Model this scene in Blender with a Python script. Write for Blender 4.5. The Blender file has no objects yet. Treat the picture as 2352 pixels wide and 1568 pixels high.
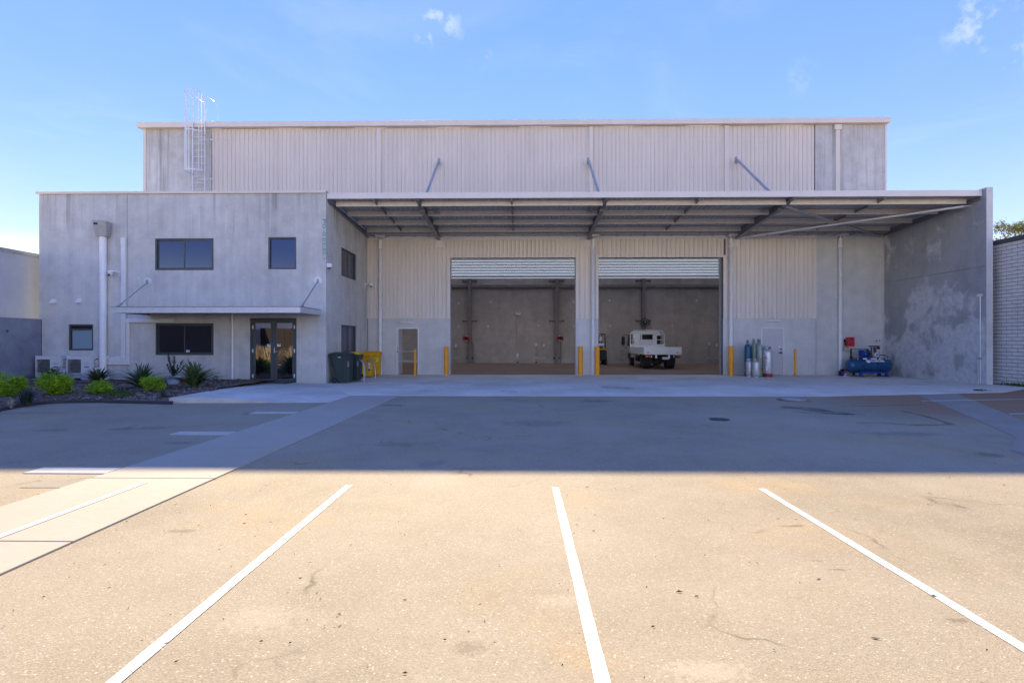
import bpy, bmesh, math, random
from mathutils import Vector, Matrix, noise as mnoise
random.seed(7)
R = math.radians
S = bpy.context.scene
C = S.collection
# ---------------------------------------------------------------- camera
FPX, CX, CY, CAMH, YAW = 1200.0, 1176.0, 785.0, 1.55, R(0.907)
cam_d = bpy.data.cameras.new('camera'); cam = bpy.data.objects.new('camera', cam_d); C.objects.link(cam)
cam.location = (0, 0, CAMH); cam.rotation_euler = (R(90), 0, YAW)
cam_d.sensor_width = 36; cam_d.lens = FPX/2352*36; cam_d.shift_y = 1/2352; cam_d.clip_end = 2000; cam_d.clip_start = .05
S.camera = cam
# ---------------------------------------------------------------- light
SUN_EL, SUN_AZ = R(32.6), R(-13)          # azimuth from +Y, negative = towards -X
w = bpy.data.worlds.new('World'); S.world = w; w.use_nodes = True
wn = w.node_tree; wn.nodes.clear()
def node(nt, t, ins=None, **props):
    n = nt.nodes.new(t)
    for k, v in props.items(): setattr(n, k, v)
    for k, v in (ins or {}).items():
        s = n.inputs[k]
        if isinstance(v, bpy.types.NodeSocket): nt.links.new(v, s)
        else: s.default_value = v
    return n
def mth(nt, op, a, b=None, c=None, clamp=False):
    ins = {0: a}
    if b is not None: ins[1] = b
    if c is not None: ins[2] = c
    return node(nt, 'ShaderNodeMath', ins, operation=op, use_clamp=clamp).outputs[0]
def mixc(nt, fac, a, b, mode='MIX'):
    n = node(nt, 'ShaderNodeMix', data_type='RGBA', blend_type=mode)
    for k, v in ((0, fac), (6, a), (7, b)):
        if isinstance(v, bpy.types.NodeSocket): nt.links.new(v, n.inputs[k])
        else: n.inputs[k].default_value = v if k == 0 else (tuple(v)+(1,))[:4]
    return n.outputs[2]
def mapr(nt, v, a, b, c=0., d=1., smooth=False):
    return node(nt, 'ShaderNodeMapRange', {0: v, 1: a, 2: b, 3: c, 4: d}, interpolation_type='SMOOTHSTEP' if smooth else 'LINEAR').outputs[0]
sky = node(wn, 'ShaderNodeTexSky', sky_type='NISHITA', sun_disc=False, sun_elevation=SUN_EL, sun_rotation=SUN_AZ,
           altitude=0, air_density=1.0, dust_density=0.0, ozone_density=3.0)
tc = node(wn, 'ShaderNodeTexCoord').outputs['Generated']
gm = node(wn, 'ShaderNodeGamma', {0: sky.outputs[0], 1: .33}).outputs[0]     # even out the sky as the exposure-blended photograph does
hs = node(wn, 'ShaderNodeHueSaturation', {'Hue': .538, 'Saturation': 2.46, 'Value': 1., 'Color': gm}).outputs[0]
sep = node(wn, 'ShaderNodeSeparateXYZ', {0: tc})
zz = mth(wn, 'MAXIMUM', sep.outputs[2], .04)
proj = node(wn, 'ShaderNodeVectorMath', {0: tc, 1: node(wn, 'ShaderNodeCombineXYZ', {0: zz, 1: zz, 2: zz}).outputs[0]}, operation='DIVIDE').outputs[0]
n1 = node(wn, 'ShaderNodeTexNoise', {'Vector': proj, 'Scale': 1.1, 'Detail': 6., 'Roughness': .62, 'Distortion': .6}).outputs[0]
veil = mth(wn, 'MULTIPLY', mapr(wn, n1, .45, .8, 0, 1, True), .16)
# small puffs: a few cloudlets in the directions where they float
nz = node(wn, 'ShaderNodeTexNoise', {'Vector': tc, 'Scale': 26., 'Detail': 7., 'Roughness': .62}).outputs[0]
nz2 = node(wn, 'ShaderNodeTexNoise', {'Vector': tc, 'Scale': 9., 'Detail': 3.}).outputs[0]
puff = None
def skydir(px, py):
    v = Vector(((px-CX)/FPX, 1, (CY-py)/FPX)); v.rotate(Matrix.Rotation(YAW, 3, 'Z')); return v.normalized()
for px, py, r in ((1005, 62, .055), (1098, 132, .03), (2255, 45, .055), (2345, 125, .03), (1840, 178, .035)):
    d = node(wn, 'ShaderNodeVectorMath', {0: tc, 1: skydir(px, py)}, operation='DISTANCE').outputs['Value']
    m = mapr(wn, d, r, r*.25, 0, 1, True)
    if (px, py) == (1840, 178): m = mth(wn, 'MULTIPLY', m, .3)
    puff = m if puff is None else mth(wn, 'MAXIMUM', puff, m)
puff = mth(wn, 'MULTIPLY', puff, mapr(wn, nz, .48, .66, 0, .5, True))
# pale band of haze cloud low over the horizon, broken by noise
low = mth(wn, 'MULTIPLY', mapr(wn, sep.outputs[2], .36, .05, 0, 1, True), mapr(wn, nz2, .3, .7, .35, .85))
cf = mth(wn, 'MAXIMUM', mth(wn, 'MAXIMUM', veil, puff), mth(wn, 'MULTIPLY', low, .42), clamp=True)
CLOUD = (1.15, 1.25, 1.6)
skyc = mixc(wn, cf, hs, CLOUD)
skyc = mixc(wn, mapr(wn, sep.outputs[2], .165, .04, 0, 1, True), skyc, (3.6, 3.25, 2.75))     # band near the horizon brightened all round as added fill light under the canopy
bg = node(wn, 'ShaderNodeBackground', {0: skyc, 1: 0.132})
wo = node(wn, 'ShaderNodeOutputWorld', {0: bg.outputs[0]})
sl = bpy.data.lights.new('sun', 'SUN'); sl.energy = 2.0; sl.angle = R(.53); sl.color = (1, .85, .57)
so = bpy.data.objects.new('sun', sl); C.objects.link(so)
sd = Vector((math.sin(SUN_AZ)*math.cos(SUN_EL), math.cos(SUN_AZ)*math.cos(SUN_EL), math.sin(SUN_EL)))
so.rotation_euler = sd.to_track_quat('Z', 'Y').to_euler(); so.location = (0, 30, 40)
S.view_settings.view_transform = 'Standard'; S.view_settings.look = 'None'; S.view_settings.gamma = 1
S.view_settings.use_curve_mapping = False
S.view_settings.exposure = 2.65
S.cycles.max_bounces = 7; S.cycles.diffuse_bounces = 4; S.cycles.glossy_bounces = 3; S.cycles.transparent_max_bounces = 6; S.cycles.caustics_reflective = False; S.cycles.caustics_refractive = False
# ---------------------------------------------------------------- measuring: a point of the photograph on a known plane of the place
_s, _c = math.sin(YAW), math.cos(YAW)
def P(px, py, Y):
    a = (px-CX)/FPX; t = Y/(a*_s+_c)
    return Vector((t*(a*_c-_s), Y, CAMH+t*(CY-py)/FPX))
def PX(px, Y): return P(px, CY, Y).x
def PZ(py, Y, px=1176): return P(px, py, Y).z
def G(px, py, z=0.0):
    a = (px-CX)/FPX; t = (CAMH-z)*FPX/(py-CY)
    return Vector((t*(a*_c-_s), t*(a*_s+_c), z))
# ---------------------------------------------------------------- mesh building
class MB:
    def __init__(s): s.v = []; s.f = []; s.sm = []
    def add(s, vs, fs, smooth=False):
        o = len(s.v); s.v += [tuple(p) for p in vs]
        for f in fs: s.f.append(tuple(i+o for i in f)); s.sm.append(smooth)
        return s
    def box(s, x0, x1, y0, y1, z0, z1):
        x0, x1 = sorted((x0, x1)); y0, y1 = sorted((y0, y1)); z0, z1 = sorted((z0, z1))
        return s.add([(x0,y0,z0),(x1,y0,z0),(x1,y1,z0),(x0,y1,z0),(x0,y0,z1),(x1,y0,z1),(x1,y1,z1),(x0,y1,z1)],
              [(0,3,2,1),(4,5,6,7),(0,1,5,4),(1,2,6,5),(2,3,7,6),(3,0,4,7)])
    def sweep(s, pts, r, n=10, caps=True, smooth=True, r1=None):
        pts = [Vector(p) for p in pts]; m = len(pts); vs = []; fs = []
        up = None
        for i, p in enumerate(pts):
            d = (pts[min(i+1, m-1)]-pts[max(i-1, 0)]).normalized()
            if up is None:
                up = Vector((0,0,1)) if abs(d.z) < .9 else Vector((1,0,0))
            u = d.cross(up).normalized(); v = u.cross(d).normalized(); up = v
            rr = r if r1 is None else r+(r1-r)*i/max(1, m-1)
            if isinstance(r, (list, tuple)): rr = r[i]
            for k in range(n):
                t = 2*math.pi*k/n
                vs.append(p+u*(rr*math.cos(t))+v*(rr*math.sin(t)))
        for i in range(m-1):
            for k in range(n):
                a, b = i*n+k, i*n+(k+1) % n
                fs.append((a, a+n, b+n, b))
        s.add(vs, fs, smooth)
        if caps:
            s.add(vs[:n], [tuple(range(n))]); s.add(vs[-n:], [tuple(range(n-1, -1, -1))])
        return s
    def tube(s, p0, p1, r, n=12, r1=None, caps=True): return s.sweep([p0, p1], r, n, caps, True, r1)
    def lathe(s, prof, n=20, c=(0,0,0), axis='z', smooth=True):
        vs = []; fs = []
        for r, h in prof:
            for k in range(n):
                t = 2*math.pi*k/n; a, b = r*math.cos(t), r*math.sin(t)
                vs.append({'z': (c[0]+a, c[1]+b, c[2]+h), 'x': (c[0]+h, c[1]+a, c[2]+b), 'y': (c[0]+b, c[1]+h, c[2]+a)}[axis])
        for i in range(len(prof)-1):
            for k in range(n):
                a, b = i*n+k, i*n+(k+1) % n
                fs.append((a, b, b+n, a+n))
        s.add(vs, fs, smooth)
        if prof[0][0] > 1e-4: s.add(vs[:n], [tuple(range(n-1, -1, -1))])
        if prof[-1][0] > 1e-4: s.add(vs[-n:], [tuple(range(n))])
        return s
    def prism(s, poly, axis, a, b, smooth=False):
        n = len(poly)
        def mk(p, t): return {'x': (t, p[0], p[1]), 'y': (p[0], t, p[1]), 'z': (p[0], p[1], t)}[axis]
        vs = [mk(p, a) for p in poly]+[mk(p, b) for p in poly]
        s.add(vs, [(i, (i+1) % n, (i+1) % n+n, i+n) for i in range(n)], smooth)
        s.add(vs, [tuple(range(n-1, -1, -1)), tuple(range(n, 2*n))]); return s
    def bar(s, p0, p1, w, h, up=(0,0,1)):
        p0, p1 = Vector(p0), Vector(p1); d = (p1-p0).normalized(); up = Vector(up)
        u = d.cross(up).normalized(); v = u.cross(d).normalized(); vs = []
        for p in (p0, p1):
            for a, b in ((-1,-1),(1,-1),(1,1),(-1,1)): vs.append(p+u*(a*w/2)+v*(b*h/2))
        return s.add(vs, [(0,3,2,1),(4,5,6,7),(0,1,5,4),(1,2,6,5),(2,3,7,6),(3,0,4,7)])
    def build(s, name, mat, parent=None, bev=0, loc=None, kind=None, seg=2):
        me = bpy.data.meshes.new(name)
        off = Vector(loc) if loc is not None else Vector((0,0,0))
        p = parent; o2 = Vector(off)
        base = Vector((0,0,0))
        while p is not None: base += p.location; p = p.parent
        me.from_pydata([tuple(Vector(v)-base-off) for v in s.v], [], s.f)
        if any(s.sm): me.polygons.foreach_set('use_smooth', s.sm)
        me.validate(); bm = bmesh.new(); bm.from_mesh(me); bmesh.ops.recalc_face_normals(bm, faces=bm.faces); bm.to_mesh(me); bm.free()
        me.update()
        return link(name, me, mat, parent, off, bev, kind, seg)
def link(name, me, mat, parent=None, loc=(0,0,0), bev=0, kind=None, seg=2):
    o = bpy.data.objects.new(name, me); C.objects.link(o); o.location = loc
    if mat is not None and len(me.materials) == 0: me.materials.append(M[mat])
    if parent is not None: o.parent = parent
    if bev:
        b = o.modifiers.new('bevel', 'BEVEL'); b.width = bev; b.segments = seg; b.limit_method = 'ANGLE'; b.angle_limit = R(40)
    if kind: o['kind'] = kind
    return o
def tag(o, label, cat, group=None):
    o['label'] = label; o['category'] = cat
    if group: o['group'] = group
    return o
def T(name, label, cat, loc, group=None, rz=0):
    o = bpy.data.objects.new(name, None); C.objects.link(o); o.location = loc; o.rotation_euler = (0,0,rz)
    o.empty_display_size = .2
    return tag(o, label, cat, group)
def copy_tree(o, parent=None):
    c = o.copy(); C.objects.link(c); c.parent = parent
    for ch in list(o.children): copy_tree(ch, c)
    return c
def text_mesh(txt, size, ext=.002, align='CENTER', shear=0):
    cu = bpy.data.curves.new('lettering', 'FONT'); cu.body = txt; cu.size = size; cu.extrude = ext; cu.align_x = align; cu.align_y = 'CENTER'; cu.shear = shear
    cu.resolution_u = 3
    o = bpy.data.objects.new('lettering_tmp', cu); C.objects.link(o)
    dg = bpy.context.evaluated_depsgraph_get(); me = bpy.data.meshes.new_from_object(o.evaluated_get(dg))
    bpy.data.objects.remove(o); return me
def text(txt, size, mat, parent, at, face='-y', ext=.002, align='CENTER', name='lettering', roll=0, shear=0, stretch=1):
    me = text_mesh(txt, size, ext, align, shear)
    if stretch != 1: me.transform(Matrix.Diagonal((stretch, 1, 1, 1)))
    rot = {'-y': Matrix.Rotation(R(90), 4, 'X'), '+x': Matrix.Rotation(R(90), 4, 'Z') @ Matrix.Rotation(R(90), 4, 'X'),
           '-x': Matrix.Rotation(R(-90), 4, 'Z') @ Matrix.Rotation(R(90), 4, 'X')}[face]
    me.transform(rot @ Matrix.Rotation(roll, 4, 'Z'))
    base = Vector((0,0,0)); p = parent
    while p is not None: base += p.location; p = p.parent
    me.materials.clear()
    return link(name, me, mat, parent, Vector(at)-base)
def holes_wall(mb, x0, x1, z0, z1, holes, y0, y1, axis='x'):
    xs = sorted({x0, x1}|{h for a in holes for h in a[:2] if x0 < h < x1}); zs = sorted({z0, z1}|{h for a in holes for h in a[2:] if z0 < h < z1})
    for i in range(len(xs)-1):
        j = 0
        while j < len(zs)-1:
            def solid(j):
                cx, cz = (xs[i]+xs[i+1])/2, (zs[j]+zs[j+1])/2
                return not any(h[0] < cx < h[1] and h[2] < cz < h[3] for h in holes)
            if not solid(j): j += 1; continue
            k = j
            while k+1 < len(zs)-1 and solid(k+1): k += 1
            if axis == 'x': mb.box(xs[i], xs[i+1], y0, y1, zs[j], zs[k+1])
            else: mb.box(y0, y1, xs[i], xs[i+1], zs[j], zs[k+1])
            j = k+1
    return mb
# ---------------------------------------------------------------- materials
M = {}
def newmat(name):
    m = bpy.data.materials.new(name); m.use_nodes = True; nt = m.node_tree; nt.nodes.clear()
    out = node(nt, 'ShaderNodeOutputMaterial'); M[name] = m
    return nt, out
def prin(nt, out, **ins):
    b = node(nt, 'ShaderNodeBsdfPrincipled')
    for k, v in ins.items():
        s = b.inputs[k.replace('_', ' ')]
        if isinstance(v, bpy.types.NodeSocket): nt.links.new(v, s)
        else: s.default_value = (tuple(v)+(1,))[:4] if isinstance(v, (tuple, list)) else v
    nt.links.new(b.outputs[0], out.inputs[0]); return b
def wpos(nt): return node(nt, 'ShaderNodeNewGeometry').outputs['Position']
def opos(nt): return node(nt, 'ShaderNodeTexCoord').outputs['Object']
def scl(nt, v, k): return node(nt, 'ShaderNodeVectorMath', {0: v, 1: k}, operation='MULTIPLY').outputs[0]
def nz_(nt, v, scale, detail=5., rough=.55, dist=0.): return node(nt, 'ShaderNodeTexNoise', {'Vector': v, 'Scale': scale, 'Detail': detail, 'Roughness': rough, 'Distortion': dist}).outputs[0]
def bump(nt, h, strength, dist): return node(nt, 'ShaderNodeBump', {'Height': h, 'Strength': strength, 'Distance': dist}).outputs[0]
def paint(name, col, rough=.45, metal=0., var=.12, scale=6., spec=.5, coat=0., dirt=None):
    nt, out = newmat(name); p = opos(nt); rnd = node(nt, 'ShaderNodeObjectInfo').outputs['Random']
    pv = node(nt, 'ShaderNodeVectorMath', {0: p, 1: node(nt, 'ShaderNodeCombineXYZ', {0: mth(nt, 'MULTIPLY', rnd, 37.), 1: 0., 2: 0.}).outputs[0]}, operation='ADD').outputs[0]
    n = nz_(nt, pv, scale, 6., .6)
    c = mixc(nt, mapr(nt, n, .3, .7, 0, 1), [x*(1-var) for x in col], [min(1, x*(1+var)) for x in col])
    if dirt:
        d = nz_(nt, pv, scale*3.5, 6., .7)
        c = mixc(nt, mapr(nt, d, .56, .7, 0, .85), c, dirt)
    prin(nt, out, Base_Color=c, Roughness=mapr(nt, n, .3, .7, rough*.85, min(1, rough*1.2)), Metallic=metal, Specular_IOR_Level=spec, Coat_Weight=coat)
def concrete(name, lo, hi, streak=.5, big=.22, pits=.5, patch=None, tint=None, drip=None):
    nt, out = newmat(name); p = wpos(nt)
    a = nz_(nt, p, big, 6., .6, .4); b = nz_(nt, p, 2.2, 6., .68); st = nz_(nt, scl(nt, p, (2.6, 2.6, .16)), 1., 5., .6)
    fine = nz_(nt, p, 14., 5., .7)
    f = mth(nt, 'ADD', mth(nt, 'MULTIPLY', mapr(nt, a, .3, .7), .5), mth(nt, 'MULTIPLY', mapr(nt, b, .3, .7), .34))
    f = mth(nt, 'ADD', f, mth(nt, 'MULTIPLY', mth(nt, 'SUBTRACT', st, .5), streak))
    f = mth(nt, 'ADD', f, mth(nt, 'MULTIPLY', mth(nt, 'SUBTRACT', fine, .5), .3), clamp=True)
    c = mixc(nt, f, lo, hi)
    if drip:
        zd = node(nt, 'ShaderNodeSeparateXYZ', {0: p}).outputs[2]
        dn = nz_(nt, scl(nt, p, (3.2, 3.2, .10)), 1., 5., .7)
        dm = mth(nt, 'ADD', mapr(nt, zd, drip-2.6, drip, 0, 1), mapr(nt, nz_(nt, p, .6, 3.), .35, .65, -.35, .35))
        dk_ = mth(nt, 'MULTIPLY', mapr(nt, dn, .47, .68, 0, .75, True), mapr(nt, dm, .1, 1., 0, 1, True)); c = mixc(nt, dk_, c, [x*.62 for x in lo])
        base_ = mth(nt, 'MULTIPLY', mapr(nt, zd, .55, .0, 0, .6), mapr(nt, b, .35, .65, .2, 1)); c = mixc(nt, base_, c, [lo[0]*.8, lo[1]*.76, lo[2]*.7])
        wht = mth(nt, 'MULTIPLY', mapr(nt, nz_(nt, scl(nt, p, (5., 5., .2)), 1., 4., .7), .58, .72, 0, .5), mapr(nt, a, .45, .6)); c = mixc(nt, wht, c, [min(.85, x*1.15) for x in hi])
    if tint: c = mixc(nt, mapr(nt, nz_(nt, p, .5, 4., .6), .5, .72, 0, .6), c, tint)
    if patch:
        q = nz_(nt, p, .8, 7., .62, .3); z = node(nt, 'ShaderNodeSeparateXYZ', {0: p}).outputs[2]
        q = mth(nt, 'ADD', q, mapr(nt, z, 1., 7., .07, -.12))
        q = mth(nt, 'ADD', q, mth(nt, 'MULTIPLY', mth(nt, 'SUBTRACT', st, .5), .12)); m = mth(nt, 'MULTIPLY', mapr(nt, q, .48, .60, 0, .9, True), mapr(nt, nz_(nt, p, 5., 6., .75), .3, .6, .3, 1))
        c = mixc(nt, m, c, patch)
    pit = mapr(nt, node(nt, 'ShaderNodeTexVoronoi', {'Vector': p, 'Scale': 7.}).outputs['Distance'], .02, .07, 1, 0)
    pit = mth(nt, 'MULTIPLY', pit, mapr(nt, nz_(nt, p, .9, 2.), .55, .6))
    c = mixc(nt, mth(nt, 'MULTIPLY', pit, pits), c, [x*.45 for x in lo])
    h = fine
    prin(nt, out, Base_Color=c, Roughness=mapr(nt, b, .3, .7, .7, .92), Normal=bump(nt, h, .35, .01), Specular_IOR_Level=.3)
concrete('office_concrete', (.46,.445,.415), (.85,.83,.785), .7, .3, drip=7.05)
concrete('dado_concrete', (.54,.525,.495), (.82,.805,.765), .45)
concrete('blade_concrete', (.27,.275,.28), (.50,.505,.51), .5, .35, .4, patch=(.68,.69,.70))
concrete('boundary_concrete', (.15,.165,.21), (.40,.42,.46), .3, .6)
concrete('render_wall', (.46,.47,.48), (.64,.65,.66), .15)
concrete('inner_concrete', (.32,.285,.265), (.68,.63,.60), .35, .3, .4, tint=(.40,.37,.41))
concrete('slab_concrete', (.50,.45,.37), (.88,.81,.69), 0., .45, .6, tint=(.46,.40,.33))
concrete('path_concrete', (.36,.31,.24), (.47,.41,.325), 0., .3, .4, tint=(.42,.32,.20))
concrete('kerb_concrete', (.45,.41,.35), (.82,.765,.67), .3, .6)
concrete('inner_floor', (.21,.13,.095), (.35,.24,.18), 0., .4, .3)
concrete('brick_face', (.60,.56,.50), (.86,.82,.75), .2, 1.2, .3)
paint('mortar', (.13,.12,.11), .9, var=.3)
def cladding(name, col):
    nt, out = newmat(name); p = wpos(nt)
    n = nz_(nt, scl(nt, p, (1.5, 1.5, .35)), 1.2, 5., .6); rnd = node(nt, 'ShaderNodeObjectInfo').outputs['Random']
    f = mth(nt, 'ADD', mth(nt, 'MULTIPLY', mapr(nt, n, .3, .7), .7), mth(nt, 'MULTIPLY', rnd, .3))
    prin(nt, out, Base_Color=mixc(nt, f, [x*.92 for x in col], [x*1.05 for x in col]), Roughness=.5, Specular_IOR_Level=.35)
cladding('cladding', (.82,.735,.645))
cladding('trim', (.84,.765,.69))
paint('trim_dark', (.40,.37,.36), .5)
paint('purlin', (.72,.66,.58), .45, .1, .08)
paint('rafter', (.24,.225,.23), .5, .1, .18)
paint('galv', (.55,.57,.58), .4, .75, .15, 9.)
paint('galv_light', (.74,.75,.75), .42, .35, .08, 9.)
paint('galv_dull', (.40,.42,.44), .55, .5, .2, 7.)
paint('alu_ladder', (.78,.79,.80), .4, .35, .05)
paint('slat_metal', (.74,.78,.79), .22, .95, .01, 1.)
paint('roof_sheet', (.46,.465,.47), .45, .35, .12)
paint('frame_grey', (.075,.088,.09), .45, .1, .1)
paint('frame_bronze', (.09,.085,.075), .45, .1, .1)
paint('white_plastic', (.80,.79,.77), .4, 0, .05)
paint('white_paint', (.80,.80,.79), .45, 0, .06)
paint('downpipe', (.93,.92,.90), .4, 0, .04)
paint('rainhead', (.42,.40,.38), .5)
paint('door_leaf', (.60,.585,.59), .5, 0, .04)
paint('black', (.012,.012,.014), .5)
paint('rubber', (.022,.022,.024), .8, 0, .25)
paint('dark_steel', (.12,.11,.115), .55, .2, .2)
paint('column_steel', (.24,.21,.215), .6, .1, .2)
paint('yellow', (.92,.37,.006), .45, 0, .07, 4., dirt=None)
paint('bin_green', (.028,.048,.042), .5, 0, .2)
paint('bin_yellow', (.80,.42,.004), .45, 0, .06)
paint('lid_yellow', (.85,.52,.01), .45, 0, .05)
paint('red', (.38,.012,.02), .4, 0, .1)
paint('red_reel', (.62,.035,.05), .45, 0, .08)
paint('blue_cyl', (.015,.11,.22), .35, .1, .15)
paint('green_cyl', (.30,.38,.31), .4, .1, .1)
paint('orange_band', (.55,.22,.10), .5)
paint('silver_cyl', (.60,.61,.62), .38, .55, .12, 12., dirt=(.22,.23,.25))
paint('silver_clean', (.66,.67,.68), .36, .5, .06)
paint('comp_blue', (.012,.075,.18), .28, .1, .1, coat=.4)
paint('motor_blue', (.01,.05,.33), .4, 0, .1)
paint('comp_steel', (.32,.32,.34), .45, .7, .25, 14.)
paint('purple', (.16,.04,.34), .45)
paint('orange', (.75,.12,.03), .45)
paint('hose_yellow', (.48,.34,.04), .5)
paint('pot', (.58,.66,.68), .5, 0, .1, 30.)
paint('terracotta', (.40,.16,.08), .7)
paint('decal_white', (.82,.82,.84), .5, 0, .02)
paint('decal_blue', (.03,.06,.35), .5)
paint('decal_navy', (.02,.035,.12), .5)
paint('decal_green', (.05,.30,.12), .5)
paint('decal_teal', (.02,.16,.22), .5)
paint('teal_mark', (.05,.30,.28), .7)
paint('grey_text', (.28,.29,.32), .6)
paint('truck_white', (.82,.85,.88), .35, 0, .05, 3., coat=.3)
paint('truck_worn', (.78,.80,.81), .5, 0, .06, 2.2, dirt=(.34,.24,.15))
paint('truck_cream', (.80,.77,.68), .45, 0, .05)
paint('truck_chassis', (.03,.03,.033), .7, .1, .3)
paint('tail_red', (.42,.015,.02), .25)
paint('tail_amber', (.60,.16,.02), .25)
paint('reflector', (.85,.85,.02), .4)
paint('rim', (.55,.55,.55), .5, .4)
paint('fork_yellow', (.62,.30,.03), .45, 0, .15)
paint('ac_white', (.76,.75,.74), .4, 0, .03)
paint('ac_grille', (.30,.29,.27), .6)
paint('ac_fan', (.05,.052,.055), .6)
paint('edging', (.05,.05,.055), .7)
paint('mat_grey', (.07,.075,.085), .95, 0, .3, 60.)
paint('cast_iron', (.05,.05,.055), .6, .4, .3, 20.)
paint('timber_dark', (.022,.015,.013), .85, 0, .4, 8.)
paint('pole_timber', (.36,.30,.24), .85, 0, .2)
paint('trunk', (.20,.15,.11), .9, 0, .3, 8.)
paint('stem', (.13,.10,.06), .9, 0, .2)
# glass: dark body tint with a mirror film
def glass(name, body, refl, tint=(1,1,1), rough=.015, fac=None):
    nt, out = newmat(name); p = wpos(nt)
    d = node(nt, 'ShaderNodeBsdfDiffuse', {0: tuple(body)+(1,)})
    wob = bump(nt, nz_(nt, p, .9, 2.), .02, .02)
    g = node(nt, 'ShaderNodeBsdfGlossy', {'Color': tuple(tint)+(1,), 'Roughness': rough, 'Normal': wob})
    fr = node(nt, 'ShaderNodeFresnel', {'IOR': 1.5}).outputs[0]
    f = mth(nt, 'ADD', mth(nt, 'MULTIPLY', fr, .8), refl, clamp=True)
    mx = node(nt, 'ShaderNodeMixShader', {0: f, 1: d.outputs[0], 2: g.outputs[0]}); nt.links.new(mx.outputs[0], out.inputs[0])
glass('glass', (.014,.016,.026), .09, (.45,.58,1.))
glass('glass_door', (.01,.009,.012), .30, (1,.97,.95))
glass('glass_dark', (.02,.017,.018), .02, (.8,.8,.9))
glass('glass_frost', (.26,.36,.40), .0, rough=.35)
glass('glass_curtain', (.06,.06,.075), .05, (.8,.85,1.))
# leaves
def leafmat(name, lo, hi, trans=.35):
    nt, out = newmat(name); p = wpos(nt)
    c = mixc(nt, mapr(nt, nz_(nt, p, 9., 4.), .3, .7), lo, hi)
    d = node(nt, 'ShaderNodeBsdfPrincipled', {'Base Color': c, 'Roughness': .55, 'Specular IOR Level': .3})
    t = node(nt, 'ShaderNodeBsdfTranslucent', {'Color': c})
    mx = node(nt, 'ShaderNodeMixShader', {0: trans, 1: d.outputs[0], 2: t.outputs[0]}); nt.links.new(mx.outputs[0], out.inputs[0])
leafmat('leaf_lime', (.17,.34,.01), (.48,.68,.04))
leafmat('leaf_dark', (.05,.09,.05), (.14,.20,.10), .15)
leafmat('leaf_mid', (.06,.11,.035), (.19,.25,.08), .2)
leafmat('leaf_grey', (.03,.055,.045), (.075,.10,.07), .15)
leafmat('leaf_cover', (.05,.09,.02), (.13,.18,.04), .2)
leafmat('leaf_tree', (.10,.13,.03), (.28,.28,.08), .3)
leafmat('leaf_dry', (.28,.22,.15), (.50,.42,.30), .2)
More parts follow.
